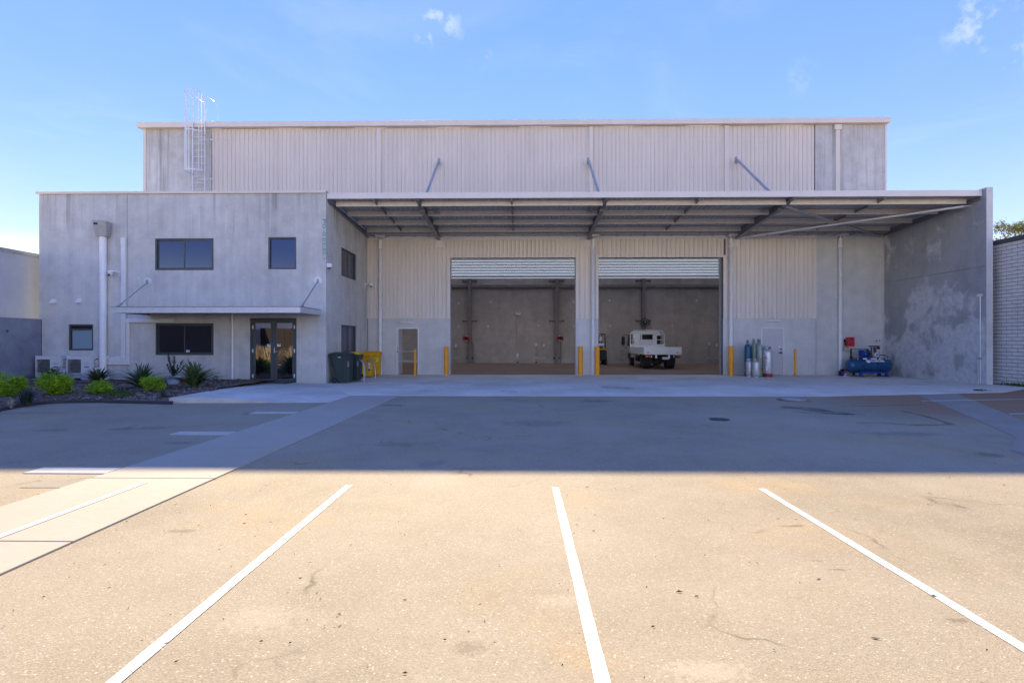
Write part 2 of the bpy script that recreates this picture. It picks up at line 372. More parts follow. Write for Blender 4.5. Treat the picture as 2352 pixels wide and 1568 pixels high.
# asphalt
def asphalt():
    nt, out = newmat('asphalt'); p = wpos(nt); sp = node(nt, 'ShaderNodeSeparateXYZ', {0: p}); X, Y = sp.outputs[0], sp.outputs[1]
    big = nz_(nt, p, .30, 6., .6, .3); mid = nz_(nt, p, 1.7, 7., .65); grain = nz_(nt, p, 55., 4., .7)
    vor = node(nt, 'ShaderNodeTexVoronoi', {'Vector': p, 'Scale': 120., 'Randomness': 1.})
    cell = node(nt, 'ShaderNodeSeparateColor', {0: vor.outputs['Color']}).outputs[0]
    vor2 = node(nt, 'ShaderNodeTexVoronoi', {'Vector': p, 'Scale': 62.})
    cell2 = node(nt, 'ShaderNodeSeparateColor', {0: vor2.outputs['Color']}).outputs[1]
    c = mixc(nt, mapr(nt, big, .3, .7), (0.227,0.184,0.124), (0.382,0.314,0.221))
    c = mixc(nt, mapr(nt, mid, .35, .7, 0, .55), c, (0.371,0.313,0.229))
    yel = mth(nt, 'MULTIPLY', mapr(nt, nz_(nt, p, .55, 5., .6), .5, .72, 0, .6, True), 1.)
    c = mixc(nt, yel, c, (0.402,0.280,0.133))
    # stones
    st = mapr(nt, cell, .62, 1., 0, .42); c = mixc(nt, st, c, (0.483,0.401,0.290))
    dk = mapr(nt, cell, .28, .0, 0, .32); c = mixc(nt, dk, c, (0.150,0.122,0.081))
    big_st = mth(nt, 'MULTIPLY', mapr(nt, cell2, .90, .93), mapr(nt, vor2.outputs['Distance'], .42, .3)); c = mixc(nt, mth(nt, 'MULTIPLY', big_st, .8), c, (0.541,0.467,0.337))
    c = mixc(nt, mapr(nt, grain, .52, .75, 0, .34), c, (0.171,0.136,0.093))
    # hairline cracks
    cr = node(nt, 'ShaderNodeTexVoronoi', {'Vector': node(nt, 'ShaderNodeVectorMath', {0: p, 1: scl(nt, node(nt, 'ShaderNodeTexNoise', {'Vector': p, 'Scale': 2.5, 'Detail': 5.}).outputs['Color'], (.5,.5,0))}, operation='ADD').outputs[0], 'Scale': .55}, feature='DISTANCE_TO_EDGE').outputs['Distance']
    crk = mth(nt, 'MULTIPLY', mapr(nt, cr, .0, .012, 1, 0), mapr(nt, nz_(nt, p, 1.1, 3.), .56, .66))
    c = mixc(nt, mth(nt, 'MULTIPLY', crk, .7), c, (0.071,0.056,0.040))
    # red-brown worn zone near the right boundary
    zx = mapr(nt, mth(nt, 'ADD', X, mth(nt, 'MULTIPLY', mth(nt, 'SUBTRACT', mid, .5), 3.)), 7., 10., 0, 1, True)
    zy = mth(nt, 'MULTIPLY', mapr(nt, mth(nt, 'ADD', Y, mth(nt, 'MULTIPLY', mth(nt, 'SUBTRACT', big, .5), 3.)), 9.4, 11.5, 0, 1, True), zx)
    c = mixc(nt, mth(nt, 'MULTIPLY', zy, .85), c, (0.289,0.162,0.083))
    ragged = nz_(nt, p, 5.5, 6., .72)
    # oil spots and worn patches where vehicles stand
    ragged2 = nz_(nt, p, 24., 5., .75)
    def ell(px, py, rx, ry, soft, amt, col, c):
        g = G(px, py)
        q = node(nt, 'ShaderNodeVectorMath', {0: p, 1: g}, operation='SUBTRACT').outputs[0]
        q = node(nt, 'ShaderNodeVectorMath', {0: q, 1: (1/rx, 1/ry, 0)}, operation='MULTIPLY').outputs[0]
        l = node(nt, 'ShaderNodeVectorMath', {0: q}, operation='LENGTH').outputs['Value']
        l = mth(nt, 'ADD', l, mth(nt, 'MULTIPLY', mth(nt, 'SUBTRACT', ragged2 if py > 1180 else ragged, .5), 3.2 if py > 1180 else 2.6))
        return mixc(nt, mapr(nt, l, 1., 1.-soft, 0, amt, True), c, col)
    for a in ((1368, 921, .5, .32, .4, .55), (1232, 972, .75, .5, .5, .35), (2082, 996, .9, .3, .6, .4), (2270, 1044, .28, .22, .7, .6), (120, 987, .34, .2, .5, .45),
              (285, 984, .3, .2, .5, .45), (360, 982, .35, .2, .5, .4), (414, 1017, .3, .12, .6, .4), (1078, 1081, .4, .2, .6, .3), (995, 1064, .3, .25, .7, .3), (60, 948, .9, .25, .5, .3)):
        c = ell(*a, (0.130,0.117,0.101), c)
    c = ell(915, 1021, .45, .25, .6, .4, (0.201,0.122,0.071), c)
    for a in ((1078, 1488, .11, .08, .7, .38), (415, 1219, .16, .05, .6, .5), (1920, 1307, .09, .02, .6, .6), (1872, 1287, .12, .01, .6, .5), (2200, 1424, .07, .035, .6, .5)):
        c = ell(*a, (0.121,0.088,0.057), c)
    for a in ((1620, 1540, .25, .1, .6, .5), (600, 1420, .35, .2, .8, .35), (1290, 1380, .22, .1, .8, .35)):
        c = ell(*a, (0.463,0.392,0.290), c)
    h = mth(nt, 'ADD', mth(nt, 'MULTIPLY', vor.outputs['Distance'], .6), mth(nt, 'MULTIPLY', grain, .5))
    prin(nt, out, Base_Color=c, Roughness=.88, Specular_IOR_Level=.25, Normal=bump(nt, h, .4, .005))
asphalt()
def asphalt2(name, lo, hi):
    nt, out = newmat(name); p = wpos(nt)
    cell = node(nt, 'ShaderNodeSeparateColor', {0: node(nt, 'ShaderNodeTexVoronoi', {'Vector': p, 'Scale': 70.}).outputs['Color']}).outputs[0]
    f = mth(nt, 'ADD', mth(nt, 'MULTIPLY', mapr(nt, nz_(nt, p, 1.2, 7., .65), .3, .7), .7), mth(nt, 'MULTIPLY', cell, .3))
    prin(nt, out, Base_Color=mixc(nt, f, lo, hi), Roughness=.85, Specular_IOR_Level=.3, Normal=bump(nt, cell, .5, .004))
asphalt2('asphalt_strip', (.25,.21,.165), (.34,.29,.235))
asphalt2('asphalt_patch', (.24,.20,.145), (.33,.28,.21))
def linepaint(name, col, wear):
    nt, out = newmat(name); p = wpos(nt)
    a = mth(nt, 'ADD', mth(nt, 'MULTIPLY', nz_(nt, p, 30., 6., .75), .7), mth(nt, 'MULTIPLY', nz_(nt, p, 3., 3.), .3))
    b = node(nt, 'ShaderNodeBsdfPrincipled', {'Base Color': mixc(nt, mapr(nt, nz_(nt, p, 2.3, 6., .7), .35, .62), [x*.72 for x in col], col), 'Roughness': .6})
    t = node(nt, 'ShaderNodeBsdfTransparent')
    mx = node(nt, 'ShaderNodeMixShader', {0: mapr(nt, a, wear, wear+.05), 1: t.outputs[0], 2: b.outputs[0]}); nt.links.new(mx.outputs[0], out.inputs[0])
linepaint('line_white', (.80,.79,.77), .36)
linepaint('line_yellow', (.42,.28,.06), .50)
paint('pad_paint', (.50,.46,.39), .7, 0, .12, 5., dirt=(.45,.41,.36))
linepaint('line_faint', (.6,.58,.55), .49)
def stain(name, col, amt):
    nt, out = newmat(name); p = wpos(nt)
    a = nz_(nt, p, 4., 6., .7)
    b = node(nt, 'ShaderNodeBsdfDiffuse', {0: tuple(col)+(1,)}); t = node(nt, 'ShaderNodeBsdfTransparent')
    mx = node(nt, 'ShaderNodeMixShader', {0: mapr(nt, a, .35, .65, 0, amt), 1: t.outputs[0], 2: b.outputs[0]}); nt.links.new(mx.outputs[0], out.inputs[0])
stain('tyre_mark', (.07,.065,.06), .5)
stain('rust_mark', (.30,.16,.07), .45)
nt, out = newmat('mulch'); p = wpos(nt)
c = mixc(nt, mapr(nt, nz_(nt, p, 22., 6., .7), .3, .7), (.07,.045,.032), (.27,.185,.135))
prin(nt, out, Base_Color=c, Roughness=.95, Normal=bump(nt, nz_(nt, p, 35., 6., .7), 1., .03))
nt, out = newmat('mulch_chip'); p = wpos(nt)
c = mixc(nt, mapr(nt, nz_(nt, p, 13., 3.), .35, .65), (.09,.06,.045), (.42,.31,.24))
prin(nt, out, Base_Color=c, Roughness=.9)
nt, out = newmat('fill_skylight')  # translucent material of the added roof strips that light the interior
tr_ = node(nt, 'ShaderNodeBsdfTranslucent', {0: (.76,.82,.90,1)}); df_ = node(nt, 'ShaderNodeBsdfDiffuse', {0: (.6,.62,.6,1)})
mx = node(nt, 'ShaderNodeMixShader', {0: .15, 1: tr_.outputs[0], 2: df_.outputs[0]}); nt.links.new(mx.outputs[0], out.inputs[0])
# ================================================================ GROUND
YW, YO, YF, YB = 24.5, 19.2, 19.25, 38.0      # warehouse front, office front, canopy fascia, warehouse back wall (inner face)
XO, XB = -7.18, 16.80                         # office side wall, blade wall inner face
XL, XR = PX(330, YW), PX(2032, YW)
XOL = PX(88, YO)
def sheet(name, pts, mat, kind='structure', z=None, parent=None):
    mb = MB(); mb.add([(p[0], p[1], p[2] if z is None else z) for p in pts], [tuple(range(len(pts)))])
    return mb.build(name, mat, parent, kind=None if parent else kind)
mb = MB(); xs = [-400, -60, -20, 20, 60, 400]; ys = [-300, -40, 0, 30, 80, 900]
mb.add([(x, y, 0) for y in ys for x in xs], [(j*6+i, j*6+i+1, j*6+i+7, j*6+i+6) for j in range(5) for i in range(5)])
ground = mb.build('asphalt_ground', 'asphalt', kind='structure')
# concrete apron: joint bed with slabs
ap_front = [(-4.85, 14.9), (8.6, 14.95), (14.8, 16.2), (17.28, 17.9)]
def apf(x):
    for (a, b), (c, d) in zip(ap_front, ap_front[1:]):
        if a <= x <= c: return b+(d-b)*(x-a)/(c-a)
    return 14.9
apron = sheet('concrete_apron', [(-4.85,14.92,.004)]+[(a, b+.02, .004) for a, b in ap_front[1:]]+[(17.28,YW,.004),(XO,YW,.004),(XO,19.15,.004)], 'edging')
g_ = .006
def slab(poly, parent, mat, z0=.002, z1=.014, name='slab'):
    mb = MB(); mb.prism([(p[0], p[1]) for p in poly], 'z', z0, z1); return mb.build(name, mat, parent)
slab([(-4.85,14.9),(-3.0-g_,14.905),(-3.0-g_,YW),(XO,YW),(XO,19.15)], apron, 'slab_concrete')
cuts = [-3.0, 2.5, 8.1, 13.2, 17.28]
for a, b in zip(cuts, cuts[1:]):
    for y0, y1 in ((None, 19.7), (19.7, YW)):
        pl = []
        if y0 is None:
            mids = [q for q in ap_front if a+g_ < q[0] < b-g_]
            pl = [(a+g_, apf(a+g_))]+mids+[(b-g_, apf(b-g_)), (b-g_, y1-g_), (a+g_, y1-g_)]
        else: pl = [(a+g_, y0+g_), (b-g_, y0+g_), (b-g_, y1), (a+g_, y1)]
        slab(pl, apron, 'slab_concrete')
# footpath with joints
fp = sheet('footpath', [(-4.84,-6,.004),(-3.46,-6,.004),(-3.46,14.88,.004),(-4.84,14.88,.004)], 'edging')
jy = [-6, -3.4, -1.6, .3, 2.15, 3.97, 5.83, 7.55, 9.44, 11.1, 13.0, 14.89]
for a, b in zip(jy, jy[1:]):
    mb = MB(); mb.box(-4.85, -3.45, a+.006, b-.006, -.02, .016); mb.build('slab', 'path_concrete', fp, bev=.006)
# raised entrance landing with a ramped front edge
lp = [(-8.9,13.1,.135),(-7.6,13.15,.12),(-6.15,13.2,.016),(-4.86,13.3,.016),(-4.86,14.88,.016),(XO,19.14,.016),(-8.2,YO+.02,.045),(-10.05,YO+.02,.055),(-10.05,18.3,.09),(-9.55,16.7,.12),(-9.04,15.2,.13),(-8.93,13.9,.135)]
mb = MB(); n = len(lp); ctr = (-7.6, 15.8, .07)
vs = list(lp)+[(a, b, -.02) for a, b, c in lp]+[ctr]
mb.add(vs, [(i, (i+1) % n, 2*n) for i in range(n)]+[(i, i+n, (i+1) % n+n, (i+1) % n) for i in range(n)])
mb.build('entrance_landing', 'kerb_concrete', kind='structure')
# old concrete pads beside the path
for y in (6.2, 8.77, 11.35):
    mb = MB(); mb.box(-5.86, -4.88, y-.14, y+.14, -.03, .01); mb.build('concrete_pad', 'pad_paint', ground, bev=.004)
sheet('asphalt_patch', [G(44,1120), G(195,1120), G(235,1101), G(110,1101)], 'asphalt_patch', z=.004)
sheet('asphalt_strip', [G(*q) for q in ((2100,904),(2188,900),(2420,995),(2420,1060),(2319,1034),(2326,1018),(2334,1004),(2215,952))], 'asphalt_strip', z=.004)
# floor inside, wall-to-wall, its slabs cut by saw joints
fl = sheet('warehouse_floor', [(XL,YW,.003),(XR,YW,.003),(XR,YB,.003),(XL,YB,.003)], 'edging')
fx = [XL, -12., -8.2, -3.8, 1.27, 6.3, 11.4, XR]; fy = [YW+.002, 27.6, 32.6, YB]
for a, b in zip(fx, fx[1:]):
    for c, d in zip(fy, fy[1:]): slab([(a+.008,c+.008),(b-.008,c+.008),(b-.008,d-.008),(a+.008,d-.008)], fl, 'inner_floor', .001, .012)
# painted lines
for i, (x, y0, y1) in enumerate(((-4.1, -4.5, 5.65), (-1.85, -4.5, 5.62), (.375, -4.5, 5.56), (2.545, -4.5, 5.55))):
    z = .021 if i == 0 else .005
    mb = MB(); n = 60; l = []; r = []
    for k in range(n+1):
        y = y0+(y1-y0)*k/n
        l.append((x-.035+random.uniform(-.002,.002), y, z)); r.append((x+.035+random.uniform(-.002,.002), y, z))
    mb.add(l+r, [(k, k+n+1, k+n+2, k+1) for k in range(n)])
    mb.build('parking_line', 'line_white', kind='structure')
def gline(p0, p1, wd, mat, z, name='parking_line'):
    a, b = G(*p0), G(*p1); d = (b-a).normalized(); s = Vector((-d.y, d.x, 0))*wd/2
    return sheet(name, [a+s, b+s, b-s, a-s], mat, z=z)
gline((2116,921),(2420,916), .07, 'line_white', .009)
gline((2319,951),(2420,949), .07, 'line_white', .009)
gline((1873,877.5),(2160,877.5), .06, 'line_faint', .019)
gline((1976,897.5),(2285,897), .06, 'line_white', .019)
gline((2240,944),(2370,959), .03, 'line_faint', .009)
gline((34,966),(225,937), .06, 'line_yellow', .005, 'yellow_line')
def ribbon(pts, wd, mat, z, name):
    g = [G(*q) for q in pts]; L = []; Rr = []
    fine = []
    for i in range(len(g)-1):
        for k in range(6): fine.append(g[i].lerp(g[i+1], k/6))
    fine.append(g[-1])
    for i, p in enumerate(fine):
        d = (fine[min(i+1, len(fine)-1)]-fine[max(i-1, 0)]).normalized(); s = Vector((-d.y, d.x, 0))*wd/2*(1+.3*mnoise.noise(p*3))
        L.append((p+s).to_tuple()[:2]+(z,)); Rr.append((p-s).to_tuple()[:2]+(z,))
    mb = MB(); n = len(fine); mb.add(L+Rr, [(i, i+n, i+n+1, i+1) for i in range(n-1)]); mb.build(name, mat, kind='structure')
ribbon([(1795,934),(1850,938),(1905,947),(1965,952)], .5, 'tyre_mark', .0045, 'tyre_mark')
ribbon([(1840,947),(1910,951),(1985,952)], .12, 'tyre_mark', .0052, 'tyre_mark')
ribbon([(1966,971),(2020,971),(2090,976),(2150,976),(2186,974)], .16, 'tyre_mark', .0045, 'tyre_mark')
ribbon([(2186,974),(2160,966),(2120,954),(2070,944)], .12, 'tyre_mark', .0058, 'tyre_mark')
ribbon([(1930,934),(2020,932),(2120,929)], .1, 'tyre_mark', .0064, 'tyre_mark')
ribbon([(1380,890),(1420,891),(1450,893)], .5, 'rust_mark', .0185, 'rust_stain')
ribbon([(1150,899),(1190,901)], .3, 'rust_mark', .0185, 'rust_stain')
ribbon([(880,930),(930,932)], .3, 'rust_mark', .0048, 'rust_stain')
# ================================================================ PLANTING BED
bed_front = [G(*q) for q in ((-90,975),(0,944),(40,935.5),(100,928),(160,925),(230,924.5),(320,926.5),(396,928.5))]
mb = MB()
def bed_y(x):
    for a, b in zip(bed_front, bed_front[1:]):
        if a.x <= x <= b.x: return a.y+(b.y-a.y)*(x-a.x)/(b.x-a.x)
    return bed_front[0].y if x < bed_front[0].x else bed_front[-1].y
nx, ny = 60, 30; vs = []; x0b, x1b = -17.8, -8.92
def bed_z(x, y, v):
    return .05+.11*min(1, v*2.2)+.035*mnoise.noise(Vector((x*2.2, y*2.2, 0)))*min(1, v*6)
for i in range(nx+1):
    x = x0b+(x1b-x0b)*i/nx
    for j in range(ny+1):
        v = j/ny; y0 = bed_y(x)+.04; y = y0+(YO-.02-y0)*v
        xx = min(x, -8.92-.0*v)
        if i == nx: xx = {True: -8.92}[True] if y < 15 else -8.92-(y-15)*.27
        vs.append((xx, y, bed_z(x, y, v)))
mb.add(vs, [(i*(ny+1)+j, (i+1)*(ny+1)+j, (i+1)*(ny+1)+j+1, i*(ny+1)+j+1) for i in range(nx) for j in range(ny)], True)
mb.build('mulch_bed', 'mulch', kind='structure')
def bedz(x, y):
    y0 = bed_y(x)+.04; return bed_z(x, y, max(0, (y-y0)/(YO-y0)))
mb = MB()
for k in range(6500):
    x = random.uniform(-17.5, -8.95); y0 = bed_y(x)+.06
    y = y0+(YO-.1-y0)*random.random()**1.3
    if x > -8.95-(max(0, y-15))*.27: continue
    z = bedz(x, y)+random.uniform(0, .03); a = random.uniform(0, 6.28); l = random.uniform(.02, .06); wd = random.uniform(.008, .02)
    u = Vector((math.cos(a), math.sin(a), random.uniform(-.4, .4)))*l; v = Vector((-math.sin(a), math.cos(a), random.uniform(-.5, .5)))*wd; p = Vector((x, y, z))
    mb.add([p-u-v, p+u-v, p+u+v, p-u+v], [(0,1,2,3)])
o = mb.build('mulch_chips', 'mulch_chip', kind='stuff'); tag(o, 'loose brown bark chips covering the planting bed', 'mulch')
# edging strips
ek = T('garden_edging', 'low dark edging strip along the front of the planting bed', 'edging', tuple(bed_front[4]))
for i, (a, b) in enumerate(zip(bed_front, bed_front[1:])):
    d = (b-a).normalized()*.008
    mb = MB(); mb.bar(a+d+Vector((0,0,.035)), b-d+Vector((0,0,.035)), .07, .09); mb.build('edging_strip', 'edging', ek, bev=.008)
# ================================================================ WAREHOUSE
ZT = 11.85
wh = T('warehouse', 'tall warehouse clad in ribbed beige metal with two open roller doors', 'warehouse', (0, YW, 0))
ZC0, ZC1 = PZ(731.5, YW), 6.34               # dado top, cladding top under canopy
xa, xd1a, xd1b, xd2a, xd2b, xe = PX(844,YW), PX(1034,YW), PX(1322.5,YW), PX(1374,YW), PX(1661,YW), PX(1874,YW)
ZLN = PZ(592, YW)
ldx0, ldx1, ldz = PX(910.5,YW), PX(962,YW), PZ(752.5,YW,936)
rdx0, rdx1, rdz = PX(1748,YW), PX(1801,YW), PZ(750.5,YW,1774)-.04
# dado panels
mb = MB(); holes_wall(mb, XO+.01, xd1a, 0, ZC0, [(ldx0, ldx1, -1, ldz)], YW, YW+.18); mb.build('dado_panel', 'dado_concrete', wh)
mb = MB(); mb.box(xd1b, xd2a, YW, YW+.18, 0, ZC0); mb.build('dado_panel', 'dado_concrete', wh, bev=.008)
mb = MB(); holes_wall(mb, xd2b, xe-.01, 0, ZC0, [(rdx0, rdx1, -1, rdz)], YW, YW+.18); mb.build('dado_panel', 'dado_concrete', wh)
mb = MB(); mb.box(xe+.004, XB-.004, YW-.03, YW+.15, 0, 6.9); mb.build('concrete_panel', 'dado_concrete', wh)
mb = MB(); mb.box(xe-.01, xe+.002, YW-.005, YW+.1, 0, ZC0); mb.build('joint_seal', 'galv_dull', wh)
# upper concrete panels
mb = MB(); mb.box(XL+.14, PX(486,YW), YW-.02, YW+.15, 6.0, 11.66); mb.build('concrete_panel', 'office_concrete', wh)
mb = MB(); mb.box(PX(1872,YW), XR-.02, YW-.03, YW+.15, 6.92, 11.66); mb.build('concrete_panel', 'office_concrete', wh)
mb = MB(); mb.box(XL, XL+.135, YW-.05, YW+.15, 3, 11.66); mb.build('corner_flashing', 'trim', wh)
mb = MB(); mb.box(XR-.018, XR+.06, YW-.045, YW+.15, 6.95, 11.66); mb.build('corner_flashing', 'trim', wh)
# inner skin behind the sheeting, side walls, back wall, roof
mb = MB(); holes_wall(mb, XL+.02, XR-.02, ZC0, 11.6, [(xd1a, xd1b, 0, ZLN), (xd2a, xd2b, 0, ZLN)], YW+.19, YW+.24); mb.build('inner_lining', 'trim_dark', wh)
mb = MB(); mb.box(XL, XO, YW+.19, YW+.3, 0, ZC0-.01); mb.build('inner_lining', 'inner_concrete', wh)
for x0, x1 in ((XL-.15, XL), (XR, XR+.15)):
    mb = MB(); mb.box(x0, x1, YW+.2, YB+.2, 0, 11.6); mb.build('side_wall', 'inner_concrete', wh)
bx = [XL, -12.6, -6.1, .3, 5.8, 11.2, XR]
for a, b in zip(bx, bx[1:]):
    mb = MB(); mb.box(a+.006, b-.006, YB, YB+.18, 0, 11.6); mb.build('back_panel', 'inner_concrete', wh)
mb = MB(); mb.box(XL, XR, YB+.19, YB+.22, 0, 11.6); mb.build('light_stop_sheet', 'roof_sheet', wh)  # unseen sheet added to stop sky light leaking through the panel joints
rfx = [XL-.2+i*(XR-XL+.4)/9 for i in range(10)]
for i, (a, b) in enumerate(zip(rfx, rfx[1:])):
    if True:
        mb = MB(); mb.box(a, b-1.5, YW-.1, YB+.3, 11.66, 11.72); mb.build('roof_sheet', 'roof_sheet', wh)
        mb = MB(); mb.box(b-1.5, b, YW-.1, YB+.3, 11.67, 11.69); mb.build('fill_skylight_sheet', 'fill_skylight', wh)  # translucent strips added out of view to brighten the interior
# roof gutter
xg = [XL-.16, -10.5, -3.1, 4.2, 10.6, XR+.1]
for a, b in zip(xg, xg[1:]):
    mb = MB(); mb.prism([(YW-.24,11.62),(YW-.02,11.62),(YW-.02,11.80),(YW-.05,11.86),(YW-.25,11.86),(YW-.27,11.84)], 'x', a+.001, b-.001); mb.build('gutter', 'trim', wh, bev=.006)
# ribbed sheeting, sheet by sheet
def rib_mesh(width, h, pitch, rw=.034, rh=.034, sl=.009):
    n = max(1, round(width/pitch)); pt = width/n; pr = [(0, 0)]
    for i in range(n):
        c = (i+.5)*pt
        pr += [(c-rw/2-sl-.016, 0), (c-rw/2-sl-.012, .011), (c-rw/2-sl, .011), (c-rw/2, -rh), (c+rw/2, -rh), (c+rw/2+sl, .011), (c+rw/2+sl+.012, .011), (c+rw/2+sl+.016, 0)]
    pr.append((width-.002, 0)); m = len(pr)
    me = bpy.data.meshes.new('cladding_sheet')
    me.from_pydata([(x, y, 0) for x, y in pr]+[(x, y, h) for x, y in pr], [], [(i, i+1, i+1+m, i+m) for i in range(m-1)])
    me.materials.append(M['cladding']); return me
def clad(x0, x1, z0, z1, y, parent, sheets=.8, pitch=.2):
    n = max(1, round((x1-x0)/sheets)); wd = (x1-x0)/n; me = rib_mesh(wd, z1-z0, pitch)
    for i in range(n): link('cladding_sheet', me, None, parent, Vector((x0+i*wd, y, z0))-parent.location)
xu0, xu1 = PX(487,YW), PX(1870,YW)
clad(xu0, xu1, 6.9, 11.63, YW+.004, wh)
clad(xa+.02, xd1a-.09, ZC0, ZC1, YW-.01, wh)
clad(xd1a-.09, xd1b+.09, ZLN, ZC1, YW-.012, wh)
clad(xd1b+.09, xd2a-.09, ZC0, ZC1, YW-.01, wh)
clad(xd2a-.09, xd2b+.02, ZLN, ZC1, YW-.012, wh)
clad(xd2b+.11, xe-.06, ZC0, ZC1, YW-.01, wh)
# screws: one row of heads per girt, part of the sheeting
mb = MB()
def screws(x0, x1, zs, y):
    n = round((x1-x0)/.2)
    for i in range(n):
        for z in zs: mb.box(x0+i*.2-.008, x0+i*.2+.008, y-.008, y+.01, z-.008, z+.008)
screws(xu0+.02, xu1, (8.3, 9.7, 11.1), YW+.002); screws(xa+.02, xd1a-.1, (2.9, 4.5, 6.1), YW-.012); screws(xd2b+.12, xe-.1, (2.9, 4.5, 6.1), YW-.012); screws(xd1a, xd1b, (5.6, 6.1), YW-.014); screws(xd2a, xd2b, (5.6, 6.1), YW-.014)
mb.build('screw_heads', 'trim_dark', wh, kind='stuff')
# flashings
for x0, x1, z0, z1, y in ((xa-.0, xe, ZC1, 6.56, YW-.045), (xa, xa+.06, ZC0, ZC1, YW-.04), (xe-.07, xe, ZC0, ZC1, YW-.043), (xd1a-.13, xd1a+.004, ZC0, ZLN+.1, YW-.05), (xd1b-.004, xd1b+.12, ZC0, ZLN+.1, YW-.05), (xd2a-.13, xd2a+.004, ZC0, ZLN+.1, YW-.05), (xd2b-.0, xd2b+.13, ZC0, ZLN+.1, YW-.05)):
    mb = MB(); mb.box(x0, x1, y, YW-.002, z0, z1); mb.build('flashing', 'trim', wh, bev=.004)
for px0, px1 in ((866,876),(1353,1362),(1663,1672.5),(1917.5,1926.5)):
    a, b = PX(px0,YW), PX(px1,YW)
    mb = MB(); mb.box(a, b, YW-.10, YW-.0, 6.9, 11.6); mb.build('downpipe', 'cladding', wh, bev=.01)
mb = MB(); mb.box(PX(1914,YW), PX(1930,YW), YW-.14, YW-.0, 11.35, 11.6); mb.build('rain_head', 'trim', wh, bev=.01)
# roller doors: curtain of curved slats, bottom rail, guides
for a, b in ((xd1a, xd1b), (xd2a, xd2b-.1)):
    zb = PZ(637.5, YW)
    rd = MB(); rd.box(a+.03, b-.03, YW+.10, YW+.15, zb-.03, zb+.03); rdo = rd.build('roller_door', 'galv_light', wh, bev=.006)
    n = 7; ph = (ZLN+.02-zb-.03)/n; prof = []
    for i in range(15):
        t = i/14; prof.append((YW+.12-.035*math.cos(2*math.pi*(t-.5)), t*ph))
    me = None
    for k in range(n):
        if me is None:
            mb = MB(); m = len(prof); mb.add([(a+.02, y, z) for y, z in prof]+[(b-.02, y, z) for y, z in prof], [(i, i+1, i+1+m, i+m) for i in range(m-1)], True)
            o = mb.build('slat', 'slat_metal', rdo); me = o.data
        else: o = link('slat', me, None, rdo)
        o.location = (0, 0, zb+.03+k*ph)
    for x in (a+.012, b-.012):
        mb = MB(); mb.box(x-.012, x+.012, YW+.06, YW+.19, 0, ZLN); mb.build('door_guide', 'galv_dull', wh)
    mb = MB(); mb.lathe([(.26, a+.1), (.26, b-.1)], 20, (0, YW+.55, ZLN+.45), 'x'); mb.build('roller_drum', 'galv_dull', wh)
mb = MB(); mb.box(xd2b-.1, xd2b, YW+.03, YW+.18, 0, ZLN); mb.build('door_post', 'dark_steel', wh)
# personnel doors
def pdoor(x0, x1, z1, closed):
    fr = MB(); fr.box(x0, x0+.055, YW-.03, YW+.1, .012, z1); fr.box(x1-.055, x1, YW-.03, YW+.1, .012, z1); fr.box(x0+.055, x1-.055, YW-.028, YW+.1, z1-.055, z1)
    d = fr.build('door', 'white_paint', wh, bev=.006)
    if closed:
        mb = MB(); mb.box(x0+.06, x1-.06, YW+.005, YW+.045, .025, z1-.06); mb.build('leaf', 'door_leaf', d, bev=.003)
        hx = x1-.15
        mb = MB(); mb.box(hx-.035, hx+.035, YW-.012, YW+.006, 1.0, 1.09); mb.tube((hx, YW, 1.045), (hx, YW-.06, 1.045), .012, 8); mb.bar((hx+.02, YW-.06, 1.045), (hx-.15, YW-.06, 1.045), .018, .026); mb.build('handle', 'black', d)
        mb = MB(); mb.box(hx-.03, hx+.035, YW-.01, YW+.006, 1.18, 1.25); mb.build('lock', 'black', d)
        mb = MB(); mb.box(hx-.11, hx+.03, YW+.001, YW+.007, 1.30, 1.38); mb.build('notice', 'decal_white', d)
        mb = MB(); mb.box(hx-.04, hx+.025, YW-.001, YW+.004, 1.345, 1.365); mb.build('notice_print', 'decal_navy', d)
    else:
        mb = MB(); mb.box(x0+.06, x0+.10, YW-.02, YW+.86, .025, z1-.06); mb.build('leaf', 'door_leaf', d, bev=.003)
        mb = MB(); mb.box(x0+.045, x0+.062, YW-.045, YW-.015, 1.05, 1.13); mb.box(x0+.03, x0+.09, YW-.06, YW-.03, 1.06, 1.09); mb.box(x0+.045, x0+.062, YW-.045, YW-.015, 1.2, 1.26); mb.build('lock', 'black', d)
        for z in (PZ(807,YW), PZ(829.5,YW)):
            mb = MB(); mb.tube((x0+.10, YW+.03, z), (x1-.05, YW+.03, z), .012, 8); mb.build('guard_rail', 'galv_light', d)
pdoor(ldx0, ldx1, ldz, False); pdoor(rdx0, rdx1, rdz, True)
